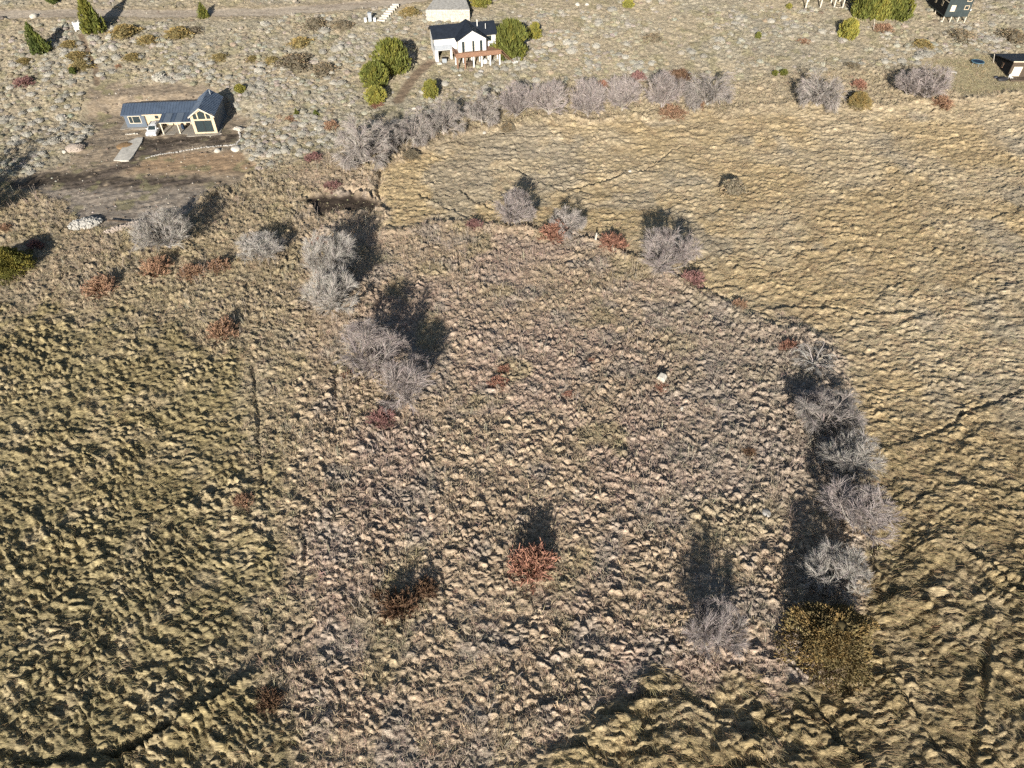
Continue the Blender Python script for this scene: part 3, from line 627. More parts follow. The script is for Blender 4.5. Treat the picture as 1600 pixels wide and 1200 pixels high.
TREES = {}
for kind, tm, k in (('fountain', 'twig', 4), ('spray', 'mauve', 4), ('tangle', 'pale', 1), ('pale_spray', 'pale', 2)):
    TREES[kind] = [bare_tree(rp, kind.replace('pale_', ''), (MP['pale' if tm == 'pale' else 'bark'], MP[tm])) for _ in range(k)]
def put_tree(u, v, wpx, kind, label, hf=1.0, lean=(0, 0), name='bare_willow', group='leafless willows'):
    g = S(u, v); s = wpx / pxm(u, v) / 8.2; e = empty(name, g, random.uniform(0, 6.28), label, 'tree', group)
    e.scale = (s, s, s * hf); e.rotation_euler = (lean[0], lean[1], random.uniform(0, 6.28))
    lst = TREES[kind]; tr, cr = lst[(int(u) * 7 + int(v)) % len(lst)]
    link('trunk', tr, e); link('crown', cr, e); return e
W = 'leafless grey willow '
for u, v, w, kind, lab, hf in [
    (570, 258, 92, 'fountain', W + 'with curved white trunk, left end of the willow row', .95), (604, 236, 60, 'fountain', W + 'second from the left end of the willow row', .95),
    (648, 224, 64, 'fountain', W + 'third from the left in the row, beside a dark olive bush', .95), (694, 212, 68, 'fountain', W + 'fourth from the left, mauve topped, in the willow row', .95),
    (754, 194, 60, 'fountain', W + 'with a bare pale trunk showing, fifth in the row', 1.0), (806, 183, 60, 'spray', W + 'sixth in the row, below the big cypress', .95),
    (858, 182, 62, 'spray', W + 'seventh from the left in the willow row', .95), (917, 182, 66, 'spray', W + 'eighth in the row, touching a red shrub', .95),
    (972, 174, 62, 'spray', W + 'ninth in the row, with a mauve shrub behind', .95), (1034, 170, 64, 'spray', W + 'tenth in the row, above a rust shrub', .95),
    (1103, 166, 80, 'fountain', W + 'broad and round, right end of the willow row', .85), (1276, 167, 74, 'fountain', W + 'standing alone with dark shadow, left of an olive brown bush', .95),
    (1416, 150, 52, 'spray', W + 'smaller of the pair left of the lawn', .85), (1445, 158, 68, 'spray', W + 'larger of the pair beside the lawn', .85)]:
    put_tree(u, v, w * .84, kind, lab, hf * 1.12)
for u, v, w, kind, lab, hf in [
    (268, 388, 82, 'pale_spray', 'pale grey leafless tree below the rubble bank', .8), (412, 404, 66, 'pale_spray', 'low silvery leafless tree left of the dark hollow', .6),
    (518, 432, 78, 'pale_spray', 'silvery leafless tree, upper of two below the dark hollow', .95), (524, 488, 80, 'pale_spray', 'silvery leafless tree, lower of two below the dark hollow', .95),
    (588, 582, 96, 'spray', 'large grey leafless tree with a long dark shadow in mid meadow', .95), (636, 628, 88, 'spray', 'pinkish grey leafless tree in mid meadow above the crimson shrub', .9),
    (806, 352, 60, 'spray', 'mauve leafless shrub tree on the meadow edge, left of the orange shrub', .95), (888, 364, 50, 'fountain', 'grey leafless tree leaning right behind the orange shrub', .95),
    (1037, 424, 84, 'spray', 'mauve grey leafless tree, widest on the upper meadow edge', .9), (1270, 572, 66, 'tangle', 'silver white dead tree with tangled limbs beside a red shrub', .75),
    (1288, 668, 92, 'fountain', 'grey leafless tree below the silver dead tree on the right edge', .75), (1318, 735, 88, 'pale_spray', 'sparse grey leafless tree in the middle of the right edge', .7),
    (1330, 822, 104, 'spray', 'broad mauve leafless tree on the right edge of the meadow', .75), (1300, 912, 92, 'pale_spray', 'silver leafless tree just above the yellow olive bush', .8),
    (1108, 1006, 92, 'spray', 'grey leafless tree with a long shadow near the bottom right', .9), (1270, 640, 56, 'spray', 'small mauve leafless tree left of the right edge trees', .6)]:
    put_tree(u, v, w, kind, lab, hf)
put_tree(-66, 318, 76, 'fountain', 'leafless willow past the left edge by the dirt track', 1.2)
put_tree(-30, 345, 60, 'spray', 'small leafless tree past the left edge', 1.0)

SHRUBS = [twig_shrub(rp) for _ in range(4)]
SH_ME = {}
def put_shrub(u, v, wpx, m, label, hf=1.0, name='twig_shrub', group='red and brown shrubs'):
    i = (int(u) + int(v)) % 4
    if (i, m) not in SH_ME:
        A, B = SHRUBS[i]; SH_ME[(i, m)] = (mesh_np('stems', A[0], A[1], MP[m], False, {'shade': A[2]}), mesh_np('twigs', B[0], B[1], MP[m], False, {'shade': B[2]}))
    g = S(u, v); s = wpx * 1.1 / pxm(u, v) / 2.15; e = empty(name, g, 0, label, 'shrub', group); e.scale = (s, s, s * hf); e.rotation_euler = (0, 0, random.uniform(0, 6.28))
    a, b = SH_ME[(i, m)]; link('stems', a, e); link('twigs', b, e); return e
for u, v, w, m, lab, hf in [
    (832, 890, 76, 'red', 'large rust red twiggy shrub alone in the lower meadow', 1.15), (597, 660, 42, 'crimson', 'crimson shrub below the pinkish grey tree', .95), (350, 522, 46, 'orange', 'orange brown shrub with shadow in the left meadow', .95),
    (382, 788, 38, 'orange', 'rust shrub beside the path along the left reeds', .8), (248, 424, 46, 'orange', 'orange brown shrub below the pale tree by the rubble', .9), (302, 430, 42, 'orange', 'low rust shrub, middle of three below the pale tree', .7),
    (343, 420, 36, 'orange', 'rust shrub, right one of three below the pale tree', .8), (160, 454, 54, 'orange', 'wide rust shrub right of the olive tree', .75), (57, 388, 26, 'crimson', 'small crimson shrub in the shadow of the olive tree', .9),
    (742, 356, 28, 'crimson', 'pinkish red shrub at the left of the meadow edge', .9), (866, 370, 48, 'red', 'bright orange red dome shrub on the upper meadow edge', .85), (957, 386, 42, 'red', 'orange red shrub on the edge between two leafless trees', .9),
    (1083, 441, 36, 'crimson', 'crimson dome shrub below the widest edge tree', .9), (1155, 480, 24, 'orange', 'small orange brown shrub on the meadow edge', .9), (1232, 546, 34, 'red', 'red orange shrub left of the silver dead tree', .8),
    (497, 384, 32, 'red', 'low red shrub above the silvery trees', .5), (778, 602, 34, 'red', 'faint red shrub in the centre of the meadow', .6), (542, 588, 22, 'red', 'tiny red shrub left of the large grey tree', .6),
    (924, 566, 18, 'red', 'tiny pink red sprig in the upper meadow', .7), (788, 580, 22, 'red', 'small red sprig above the faint red shrub', .8), (888, 620, 20, 'red', 'tiny red sprig left of the white boulder', .7), (1034, 608, 26, 'red', 'low pink shrub in front of the white boulder', .5),
    (1170, 710, 24, 'brown', 'small red brown shrub in the right meadow', .6), (491, 250, 26, 'crimson', 'dark crimson shrub left of the first willow', .8), (517, 200, 24, 'orange', 'orange shrub on the slope above the first willow', .8),
    (456, 188, 20, 'orange', 'small orange shrub beside a tiny green conifer', .6), (40, 132, 30, 'crimson', 'pinkish shrub on the slope near the left border', .7), (1048, 180, 46, 'orange', 'wide rust shrub under the tenth willow', .5),
    (941, 136, 18, 'red', 'small red shrub between the eighth and ninth willow', 1.0), (996, 124, 24, 'crimson', 'mauve red shrub behind the ninth willow', .9), (1470, 164, 36, 'orange', 'rust shrub in front of the pair of willows', .7),
    (1341, 136, 24, 'red', 'orange red shrub behind the olive brown bush', .8), (1086, 168, 30, 'brown', 'brown shrub under the right end willow', .8), (606, 240, 34, 'brown', 'brown shrub under the second willow', .7),
    (422, 1098, 46, 'brown', 'brown shrub at the bottom beside the trench', .8), (622, 952, 62, 'brown', 'dark brown shrub with deep shadow in the lower meadow', .9), (666, 925, 40, 'brown', 'dark brown shrub right behind another in the lower meadow', .95),
    (590, 932, 26, 'brown', 'thin brown shrub left of the dark brown pair', .8), (8, 360, 22, 'orange', 'orange shrub at the left border above the olive tree', .8), (1062, 122, 40, 'brown', 'wide brown shrub behind the tenth and eleventh willow', .5),
    (520, 294, 30, 'crimson', 'dull red shrub above the dark hollow', .6), (185, 105, 12, 'orange', 'tiny orange sprig above the levelled yard', .6), (588, 164, 22, 'red', 'red shrub at the foot of the yellow green conifer', .4),
    (1380, 48, 30, 'orange', 'pinkish brown shrub below the conifer group', .6), (1255, 66, 22, 'orange', 'low rust streak of shrub on the right slope', .35)]:
    put_shrub(u, v, w, m, lab, hf)

def p_oval(z): return np.sqrt(np.clip(1 - ((z - .42) / np.where(z < .42, .55, .6)) ** 2, 0, 1))
def p_cone(z): return np.clip(np.minimum((1 - z) ** .75, .55 + z * 3.2), 0, 1)
def p_dome(z): return np.sqrt(np.clip(1 - (z * .98) ** 2, 0, 1))
FOL = {}
def fol(shape, m, i):
    if (shape, m, i) not in FOL:
        r = np.random.default_rng(100 + i * 7 + len(shape))
        FOL[(shape, m, i)] = {'oval': lambda: foliage(r, p_oval, 2600, .17, .7, .85, .66, m=MP[m]), 'cone': lambda: foliage(r, p_cone, 2200, .17, .45, 1.0, .6, m=MP[m]),
                              'dome': lambda: foliage(r, p_dome, 1300, .17, .35, .8, .66, m=MP[m]), 'open': lambda: foliage(r, p_dome, 13000, .066, .6, .55, .5, m=MP[m])}[shape]()
    return FOL[(shape, m, i)]
TRUNK = MB().tube((0, 0, -.12), (0, 0, .5), .085, .03, 7).mesh('trunk', M['darklog'])
def put_leafy(u, v, wpx, h_over_w, shape, m, label, cat='tree', name='cypress_tree', group='green conifers on the slope', lean=0.0):
    g = S(u, v, -.05); w = wpx / pxm(u, v); e = empty(name, g, 0, label, cat, group); e.scale = (w / 2, w / 2, w * h_over_w); e.rotation_euler = (0, lean, 0)
    c = link('crown', fol(shape, m, (int(u) * 3 + int(v)) % 2), e); c.rotation_euler = (0, 0, random.uniform(0, 6.28)); link('trunk', TRUNK, e); return e
for u, v, w, hw, sh, m, lab, ln in [
    (150, 50, 34, 1.55, 'cone', 'green', 'tall dark conical cypress by the white gate posts', -.06), (66, 82, 28, 1.5, 'cone', 'dkgreen', 'dark conical cypress left of the tall one', -.1), (319, 28, 15, 1.45, 'cone', 'green', 'small cypress on the edge of the dirt road', 0),
    (614, 112, 45, 1.02, 'oval', 'green', 'big egg shaped cypress left of the white house', 0), (587, 134, 33, 1.05, 'oval', 'green', 'middle sized egg shaped cypress, second of three left of the white house', 0), (588, 161, 24, 1.05, 'oval', 'lime', 'small yellow green cypress, lowest of three left of the white house', 0),
    (674, 153, 18, 1.5, 'oval', 'lime', 'narrow green cypress below the white house', 0), (799, 88, 46, 1.1, 'oval', 'green', 'big round cypress hiding the right end of the white house', 0), (836, 60, 16, 1.4, 'oval', 'lime', 'small cypress right of the big round one', 0),
    (464, 181, 8, 1.5, 'cone', 'green', 'tiny conifer on the slope left of the willow row', 0), (494, 180, 9, 1.0, 'cone', 'dkgreen', 'tiny dark conifer right of another tiny one on the slope', 0), (1346, 27, 34, 1.5, 'oval', 'green', 'cypress at the top border, left of the group of three', 0), (1372, 30, 24, 1.3, 'oval', 'lime', 'paler narrow cypress, middle of the group of three', 0),
    (1400, 30, 36, 1.4, 'oval', 'green', 'cypress at the top border, right of the group of three', 0), (1322, 60, 25, 1.1, 'oval', 'lime', 'yellow green cypress below the group of three', .05), (376, 144, 14, .85, 'oval', 'lime', 'small green bush behind the metal roofed house', 0),
    (752, 9, 24, .8, 'oval', 'lime', 'green bush at the top border above the white house', 0), (981, 11, 15, .8, 'oval', 'lime', 'small green bush at the top border in the middle', 0), (1184, 60, 8, 1.2, 'oval', 'green', 'tiny conifer on the bright part of the slope', 0), (1210, 118, 8, 1.0, 'oval', 'green', 'tiny bush, left of two beside the lone willow', 0),
    (1224, 117, 9, 1.0, 'oval', 'green', 'tiny bush, right of two beside the lone willow', 0), (1232, 14, 8, 1.0, 'oval', 'lime', 'tiny bush left of the white stilts', 0), (116, 116, 9, 1.2, 'oval', 'dkgreen', 'tiny green bush above the yard on the left slope', 0), (85, 5, 16, .9, 'oval', 'dkgreen', 'dark green bush at the top left border above the road', 0)]:
    put_leafy(u, v, w, hw, sh, m, lab, lean=ln, cat='bush' if 'bush' in lab else 'tree', name='green_bush' if 'bush' in lab else 'cypress_tree')
put_leafy(1290, 1012, 128, .6, 'open', 'olive', 'large yellow olive bush at the bottom right of the meadow', 'bush', 'olive_bush', 'olive bushes')
put_leafy(14, 426, 72, .55, 'open', 'olivegreen', 'olive green round tree cut by the left border', 'bush', 'olive_bush', 'olive bushes')
put_leafy(1340, 166, 36, .6, 'open', 'domeolive', 'dull olive brown bush right of the lone willow', 'bush', 'olive_bush', 'olive bushes')
put_leafy(792, 202, 22, .5, 'open', 'domegrey', 'dark olive bush below the fifth and sixth willow', 'bush', 'olive_bush', 'olive bushes')
put_leafy(643, 246, 26, .5, 'open', 'domegrey', 'dark olive bush at the foot of the third willow', 'bush', 'olive_bush', 'olive bushes')
DOMES = [(343, 92, 24, 'domeolive', 'round orange brown shrub right of the pathway on the slope'), (395, 94, 20, 'domeolive', 'brown olive shrub right of the round orange brown one'), (470, 70, 34, 'domeolive', 'olive shrub in the upper middle of the slope'),
    (462, 102, 52, 'domegrey', 'wide grey brown shrub patch below the olive shrub'), (495, 42, 40, 'domegrey', 'large grey brown shrub near the road'), (508, 112, 40, 'domegrey', 'grey olive shrub left of the egg shaped cypresses'), (425, 98, 26, 'domeolive', 'small brown olive shrub left of the grey brown patch'),
    (1020, 62, 28, 'domegrey', 'lone grey brown shrub on the bright slope'), (122, 92, 34, 'domeolive', 'brown olive shrub beside the footpath on the left'), (38, 98, 22, 'domeolive', 'small brown olive shrub near the left border'), (196, 54, 44, 'domeolive', 'wide brown olive shrub right of the tall cypress'),
    (280, 56, 40, 'domeolive', 'wide brown olive shrub below the road'), (232, 66, 30, 'domeolive', 'brown olive shrub between two wider ones below the road'), (208, 92, 26, 'domeolive', 'brown olive shrub above the grey cushions'), (130, 105, 30, 'domeolive', 'low brown shrub on the left of the footpath'),
    (305, 50, 24, 'domegrey', 'grey brown shrub near the small roadside cypress'), (535, 42, 30, 'domegrey', 'grey olive shrub left of the grey cabinet'), (110, 72, 26, 'domeolive', 'brown olive shrub at the head of the footpath'), (640, 22, 30, 'domeolive', 'brown shrub between the stone steps and stone wall'),
    (1145, 300, 34, 'domegrey', 'lone grey tuft shrub with shadow in the golden reeds'), (1330, 105, 22, 'domegrey', 'small mauve grey shrub above the orange red one'), (1500, 60, 40, 'domegrey', 'grey olive shrub below the black cabin'), (1440, 72, 30, 'domeolive', 'brown olive shrub left below the black cabin'), (1580, 60, 40, 'domegrey', 'grey olive shrub near the right border')]
for u, v, w, m, lab in DOMES: put_leafy(u, v, w, .6 if v == 300 else .3, 'dome', m, lab, 'shrub', 'dome_shrub', 'brown and grey dome shrubs')

# grey cushion shrubs of the hillside: the 300 that show largest stand singly, the rest is one mass
def cushion(r, m):
    V, F = lump(r, 2, .55, (.62, .62, .5), -.12); n = 110
    z = r.uniform(0.05, 1, n); az = r.uniform(0, 6.28, n); q = np.sqrt(1 - z * z)
    pos = np.stack([np.cos(az) * q * .6, np.sin(az) * q * .6, z * .48], 1); A = leaves(r, pos, pos * 1.6, .2, .25, 2.0)
    F4 = np.concatenate([F, F[:, 2:3]], 1)
    V2 = np.concatenate([A[0], V]); tri = np.concatenate([A[1][:, [0, 1, 2]], A[1][:, [0, 2, 3]], F + len(A[0])])
    return mesh_np('cushion_shrub', V2, tri, m, False, {'shade': np.concatenate([A[2], np.full((len(V), 3), .85)])})
CUSH = [cushion(rp, MP['sage']) for _ in range(5)]
for i in range(5):
    V = cushion(rp, M_BLADE); o = bpy.data.objects.new('e%02d_cushion' % i, V); PROTO.objects.link(o)
KCUSH = 20
def build_cushions():
    x, y = jgrid(1.02, ymin=95, ymax=200); z = zones(x, y); xi, yi = img(x, y, hb(x, y))
    dens = .16 + .72 * sst(.38, .6, fbm(x / 9, y / 9, 141, 3)); dens = np.where((xi < 560) & (yi < 240) & (yi > 60), dens + .3, dens); dens = dens * (1 - .8 * z['verge']) * (1 - .75 * z['lawn'])
    dens = np.where(yi < 15, dens * .4, dens)
    m = (z['hill'] > .6) & (z['bare'] < .12) & (rng.uniform(0, 1, len(x)) < dens); x, y = keep(m, x, y); z = zsub(z, m); xi = xi[m]; yi = yi[m]
    n = len(x); h = relief(x, y, z) - .06
    s = rng.lognormal(-.28, .28, n) * (.8 + .5 * fbm(x / 6, y / 6, 143, 2)); rz = rng.uniform(0, 6.28, n); fl = rng.uniform(.5, .9, n)
    vis = np.where((xi > 4) & (xi < 1596) & (yi > 12) & (yi < 290), s * FPX / np.hypot(CAM_H, y), -1); 
    order = np.argsort(-vis); big = order[:300]; rest = np.ones(n, bool); rest[big] = False
    for i in big:
        o = link('cushion_shrub', CUSH[i % 5]); o.location = (x[i], y[i], h[i]); o.scale = (s[i], s[i], s[i] * fl[i]); o.rotation_euler = (0, 0, rz[i])
        tag(o, 'sage grey cushion shrub on the dry slope', 'shrub', 'grey cushion shrubs on the slope')
    i = np.where(rest)[0]; c = np.tile(C_(.47, .435, .36), (len(i), 1)); c = mixc(c, C_(.42, .36, .24), sst(.45, .65, fbm(x[i] / 4, y[i] / 4, 147, 2)) * .8)
    o = scatter('cushion_shrubs_mass', x[i], y[i], h[i], KCUSH + rng.integers(0, 5, len(i)), np.stack([0 * x[i], 0 * x[i], rz[i]], 1), np.stack([s[i], s[i], s[i] * fl[i]], 1), vary(c, .14))
    tag(o, 'low sage grey cushion shrubs massed over the dry slope', 'shrubs', kind='stuff')
build_cushions()
# loose stones and clods on bare ground
M_CLOD = mat_blade('clods', True, 0)
def build_clods():
    x, y = jgrid(.62, ymin=88, ymax=190); z = zones(x, y); xi, yi = img(x, y, hb(x, y)); d = np.where(z['bog'] > .4, .25, np.where(z['earth'] > .5, .22, .0)); d = np.maximum(d, z['verge'] * z['hill'] * .12)
    m = (rng.uniform(0, 1, len(x)) < d) & (np.hypot((x + 60) / 10, (y - 122.5) / 5.5) > 1); x, y = keep(m, x, y); z = zsub(z, m); n = len(x); s = rng.lognormal(-2.25, .45, n)
    pale = rng.uniform(0, 1, n) < .35; c = np.where(pale[:, None], C_(.52, .47, .40)[None], C_(.24, .19, .145)[None]); c = np.where((z['bog'] > .4)[:, None], C_(.40, .35, .22)[None], c)
    o = scatter('loose_stones', x, y, relief(x, y, z), 28 + rng.integers(0, 3, n), np.stack([0 * x, 0 * x, rng.uniform(0, 6.28, n)], 1), np.stack([s, s, s * .7], 1), vary(c, .2))
    tag(o, 'loose stones and clods lying on the bare yard and banks', 'stones', kind='stuff')
    x, y = jgrid(1.1, ymin=88, ymax=150); z = zones(x, y); dd = z['earth'] * (1 - z['dark']) * sst(.55, .68, fbm(x / 3, y / 3, 98, 3)) * .9 + z['bog'] * .3 + (z['earth'] > .3) * (z['earth'] < .97) * .4
    m = (rng.uniform(0, 1, len(x)) < dd) & (np.hypot((x + 60) / 11, (y - 121.5) / 6.5) > 1); x, y = keep(m, x, y); z = zsub(z, m); n = len(x); s = rng.uniform(.5, 1.1, n)
    o = scatter('yard_tufts', x, y, relief(x, y, z), KDRY + rng.integers(0, 4, n), np.stack([0 * x, 0 * x, rng.uniform(0, 6.28, n)], 1), np.stack([s, s, s], 1), vary(np.tile(C_(.40, .34, .20), (n, 1)), .2))
    tag(o, 'stray dry grass tufts on the bare yard', 'grass', kind='stuff')
# dry upright stalks in the meadow
for i in range(3):
    r = np.random.default_rng(300 + i); n = 4; P = stem_paths(r, np.stack([r.normal(0, .25, n), r.normal(0, .25, n), np.zeros(n)], 1), np.stack([r.normal(0, .12, n), r.normal(0, .12, n), np.ones(n)], 1), r.uniform(.8, 1.7, n), 2, .1, .05)
    V, F, Sh = tubes(P, np.full((n, 3), .016), shade(r, n)); o = bpy.data.objects.new('f%02d_stalk' % i, mesh_np('stalk', V, F, M_BLADE, False, {'shade': Sh})); PROTO.objects.link(o)
def build_stalks():
    x, y = jgrid(1.5, ymax=118); z = zones(x, y); w = (1 - z['left']) * (1 - z['right']) * (1 - z['hill']) * (1 - z['bare']); m = (w > .7) & (rng.uniform(0, 1, len(x)) < .75 * sst(.42, .62, fbm(x / 7, y / 7, 151, 3)))
    x, y = keep(m, x, y); z = zsub(z, m); n = len(x)
    o = scatter('dry_stalks', x, y, relief(x, y, z), 25 + rng.integers(0, 3, n), np.stack([rng.normal(0, .1, n), rng.normal(0, .1, n), rng.uniform(0, 6.28, n)], 1), np.ones((n, 3)) * rng.uniform(.7, 1.2, (n, 1)), vary(np.tile(C_(.58, .50, .40), (n, 1))))
    tag(o, 'thin bleached stalks standing in the meadow grass', 'stalks', kind='stuff')
build_stalks()
for i in range(3):
    V, F = lump(rp, 1, .7); o = bpy.data.objects.new('g%02d_stone' % i, mesh_np('stone', V, F, M_BLADE, False, {'shade': np.ones((len(V), 3))})); PROTO.objects.link(o)
build_clods()
# ------------------------------------------------------------------ buildings
def window(x0, x1, z0, z1, y, parent, fm, gm=None, mull=(), bars=(), t=.09, label=None):
    """window in a wall whose outside faces -y at depth y; frame proud, pane behind"""
    f = MB(); f.box(x0, x1, y - .05, y + .06, z0, z0 + t).box(x0, x1, y - .05, y + .06, z1 - t, z1).box(x0, x0 + t, y - .05, y + .06, z0 + t, z1 - t).box(x1 - t, x1, y - .05, y + .06, z0 + t, z1 - t)
    for m_ in mull: f.box(m_ - t * .4, m_ + t * .4, y - .04, y + .05, z0 + t, z1 - t)
    for b_ in bars: f.box(x0 + t, x1 - t, y - .035, y + .045, b_ - t * .4, b_ + t * .4)
    w = f.build('window', M[fm], parent, label); MB().box(x0 + t * .6, x1 - t * .6, y - .012, y + .02, z0 + t * .6, z1 - t * .6).build('pane', gm or M['glass'], w); return w
def seams(mb, a, b, c, d, n, h=.04, w=.035):
    """standing seams of a sheet roof a-b (eave) to d-c (ridge)"""
    a, b, c, d = map(Vector, (a, b, c, d))
    for i in range(n + 1):
        t = i / n; p = a.lerp(b, t); q = d.lerp(c, t); u = (b - a).normalized() * w
        mb.slab([p - u + Vector((0, 0, h)), p + u + Vector((0, 0, h)), q + u + Vector((0, 0, h)), q - u + Vector((0, 0, h))], h + .01)
    return mb

def metal_house():
    g = S(200, 200); z0 = .78
    e = empty('metal_house', (g.x, g.y, z0), R(5), 'long blue grey metal roofed house with a tall glazed gable and timber front', 'house')
    # floor slabs
    MB().box(-1.2, 12.5, -.6, 5.0, -.4, .06).box(6.7, 12.4, -3.5, -.6, -.4, .05).box(11.2, 17.0, -4.3, -3.5, -.45, .04).box(12.5, 16.8, -3.5, 4.3, -.4, .05).build('floor_slab', M['patio'], e, 'pale concrete floor slab')
    # wing
    w = MB(); w.box(0, 3.45, 0, .18, .06, 2.5).box(0, .18, .18, 4.8, .06, 2.5).box(.18, 12.4, 4.62, 4.8, .06, 2.5)
    w.prism_x([(0, 2.5), (4.8, 2.5), (2.4, 3.28)], 0.003, .17); w.build('wing_wall', M['metal_wall'], e, 'blue grey metal wall of the low wing')
    MB().box(3.45, 6.9, .35, .5, .06, 2.48).box(3.43, 3.50, .183, .35, .06, 2.48).build('timber_wall', M['timber'], e, 'pale timber wall behind the car')
    dr = MB().box(5.05, 5.85, .30, .349, .07, 2.05).build('door', M['timber'], e, 'timber side door'); MB().box(5.15, 5.75, .285, .299, 1.35, 1.9).build('pane', M['glass'], dr)
    window(.65, 2.75, .75, 2.1, 0, e, 'frame', mull=(1.35,), t=.1, label='pale framed wide window of the wing')
    MB().box(7.0, 12.45, .35, .5, .06, 2.48).build('porch_wall', M['timber'], e, 'pale timber wall under the porch')
    window(10.4, 11.4, .15, 2.0, .35, e, 'frame', t=.1)
    rf = MB(); rf.slab([(-.35, -.35, 2.42), (12.5, -.35, 2.42), (12.5, 2.4, 3.34), (-.35, 2.4, 3.34)], .12).slab([(-.35, 2.403, 3.34), (12.5, 2.403, 3.34), (12.5, 5.1, 2.44), (-.35, 5.1, 2.44)], .12)
    seams(rf, (-.3, -.33, 2.42), (12.4, -.33, 2.42), (12.4, 2.38, 3.335), (-.3, 2.38, 3.335), 26)
    rf.build('wing_roof', M['metal_roof'], e, 'long low blue grey sheet roof')
    MB().box(3.3, 12.5, -.43, -.352, 2.27, 2.42).build('fascia', M['timber'], e)
    pr = MB()
    pr.slab([(6.9, -3.35, 2.22), (12.5, -3.35, 2.22), (12.5, -.45, 2.56), (6.9, -.45, 2.56)], .08); seams(pr, (6.95, -3.33, 2.22), (12.4, -3.33, 2.22), (12.4, -.48, 2.555), (6.95, -.48, 2.555), 11)
    pr.build('porch_roof', M['metal_roof'], e, 'lean-to porch roof of sheet panels')
    for x0, x1 in ((7.7, 8.8), (9.6, 10.8)):
        MB().slab([(x0, -3.3, 2.275), (x1, -3.3, 2.275), (x1, -.5, 2.605), (x0, -.5, 2.605)], .02).build('roof_panel', M['metal_wall'], e)
    MB().box(6.9, 12.45, -3.3, -3.15, 2.0, 2.135).build('porch_beam', M['frame'], e)
    for x in (7.1, 9.9): MB().box(x - .09, x + .09, -3.29, -3.11, .05, 2.0).build('porch_post', M['frame'], e)
    # tall gable block
    def gab(x0, x1, ze, zr, xm): return [(x0, .05), (x1, .05), (x1, ze), (xm, zr), (x0, ze)]
    X0, X1, XM, ZE, ZR = 12.5, 16.4, 14.45, 3.3, 4.6
    t = MB(); t.box(X0, X0 + .16, -3.3, 4.2, .05, ZE).box(X1 - .16, X1, -3.3, 4.2, .05, ZE).prism(gab(X0 + .163, X1 - .163, ZE, ZR - .06, XM), 4.05, 4.2); t.build('tower_wall', M['metal_wall'], e, 'blue grey metal side walls of the tall block')
    fr = MB()
    fr.box(X0, X0 + .5, -3.5, -3.303, .05, ZE).box(X1 - .5, X1, -3.5, -3.303, .05, ZE).box(X0 + .5, X1 - .5, -3.5, -3.303, 2.35, 2.6).box(X0 + .5, X1 - .5, -3.5, -3.303, .05, .28)
    fr.prism([(X0, ZE), (X0 + .5, ZE), (XM, ZR - .55), (XM, ZR - .06)], -3.5, -3.303).prism([(X1, ZE), (XM, ZR - .06), (XM, ZR - .55), (X1 - .5, ZE)], -3.5, -3.303)
    for x in (13.75, 15.15): fr.box(x - .1, x + .1, -3.495, -3.31, 2.6, 3.7)
    gf = fr.build('gable_front', M['timber'], e, 'pale timber framed gable front')
    for i, pts in enumerate(([(13.0, 2.6), (13.65, 2.6), (13.65, 3.62), (13.0, 3.22)], [(13.85, 2.6), (15.05, 2.6), (15.05, 3.65), (14.45, 4.05), (13.85, 3.65)], [(15.25, 2.6), (15.9, 2.6), (15.9, 3.22), (15.25, 3.62)])):
        MB().prism(pts, -3.40, -3.37).build('gable_pane', M['glass'], e)
    dd = MB(); dd.box(13.0, 15.9, -3.42, -3.37, .28, 2.35); dp = dd.build('glass_door', M['glass'], e, 'wide sliding glass door')
    mf = MB(); [mf.box(x - .045, x + .045, -3.46, -3.425, .28, 2.35) for x in (13.05, 14.45, 15.85)]; mf.build('door_frame', M['plate'], dp)
    MB().box(13.1, 13.7, -3.365, -3.34, .3, 2.3).build('curtain', M['curtain'], dp)
    tr = MB(); o = .28
    tr.slab([(X0 - o, -3.75, ZE - .2), (XM, -3.75, ZR), (XM, 4.4, ZR), (X0 - o, 4.4, ZE - .2)], .13).slab([(XM + .003, -3.75, ZR), (X1 + o, -3.75, ZE - .2), (X1 + o, 4.4, ZE - .2), (XM + .003, 4.4, ZR)], .13)
    seams(tr, (X0 - o, -3.72, ZE - .2), (X0 - o, 4.35, ZE - .2), (XM - .03, 4.35, ZR), (XM - .03, -3.72, ZR), 15); seams(tr, (X1 + o, -3.72, ZE - .2), (X1 + o, 4.35, ZE - .2), (XM + .03, 4.35, ZR), (XM + .03, -3.72, ZR), 15)
    roof = tr.build('tower_roof', M['metal_roof'], e, 'steep blue grey sheet roof of the tall block'); MB().tube((15.0, 2.9, 4.0), (15.0, 2.9, 5.05), .1, .1, 8).build('flue', M['box'], roof)
    bg = MB(); bg.slab([(X0 - o, -3.78, ZE - .19), (XM, -3.78, ZR + .01), (XM, -3.752, ZR + .01), (X0 - o, -3.752, ZE - .19)], .22).slab([(XM, -3.78, ZR + .01), (X1 + o, -3.78, ZE - .19), (X1 + o, -3.752, ZE - .19), (XM, -3.752, ZR + .01)], .22)
    bg.build('barge_board', M['frame'], e)
    window(11.55, 12.3, .3, 1.9, .33, e, 'frame', t=.08)
    return e
metal_house()
HA = S(200, 200)
def hloc(x, y): a = R(5); return Vector((HA.x + x * math.cos(a) - y * math.sin(a), HA.y + x * math.sin(a) + y * math.cos(a), 0))

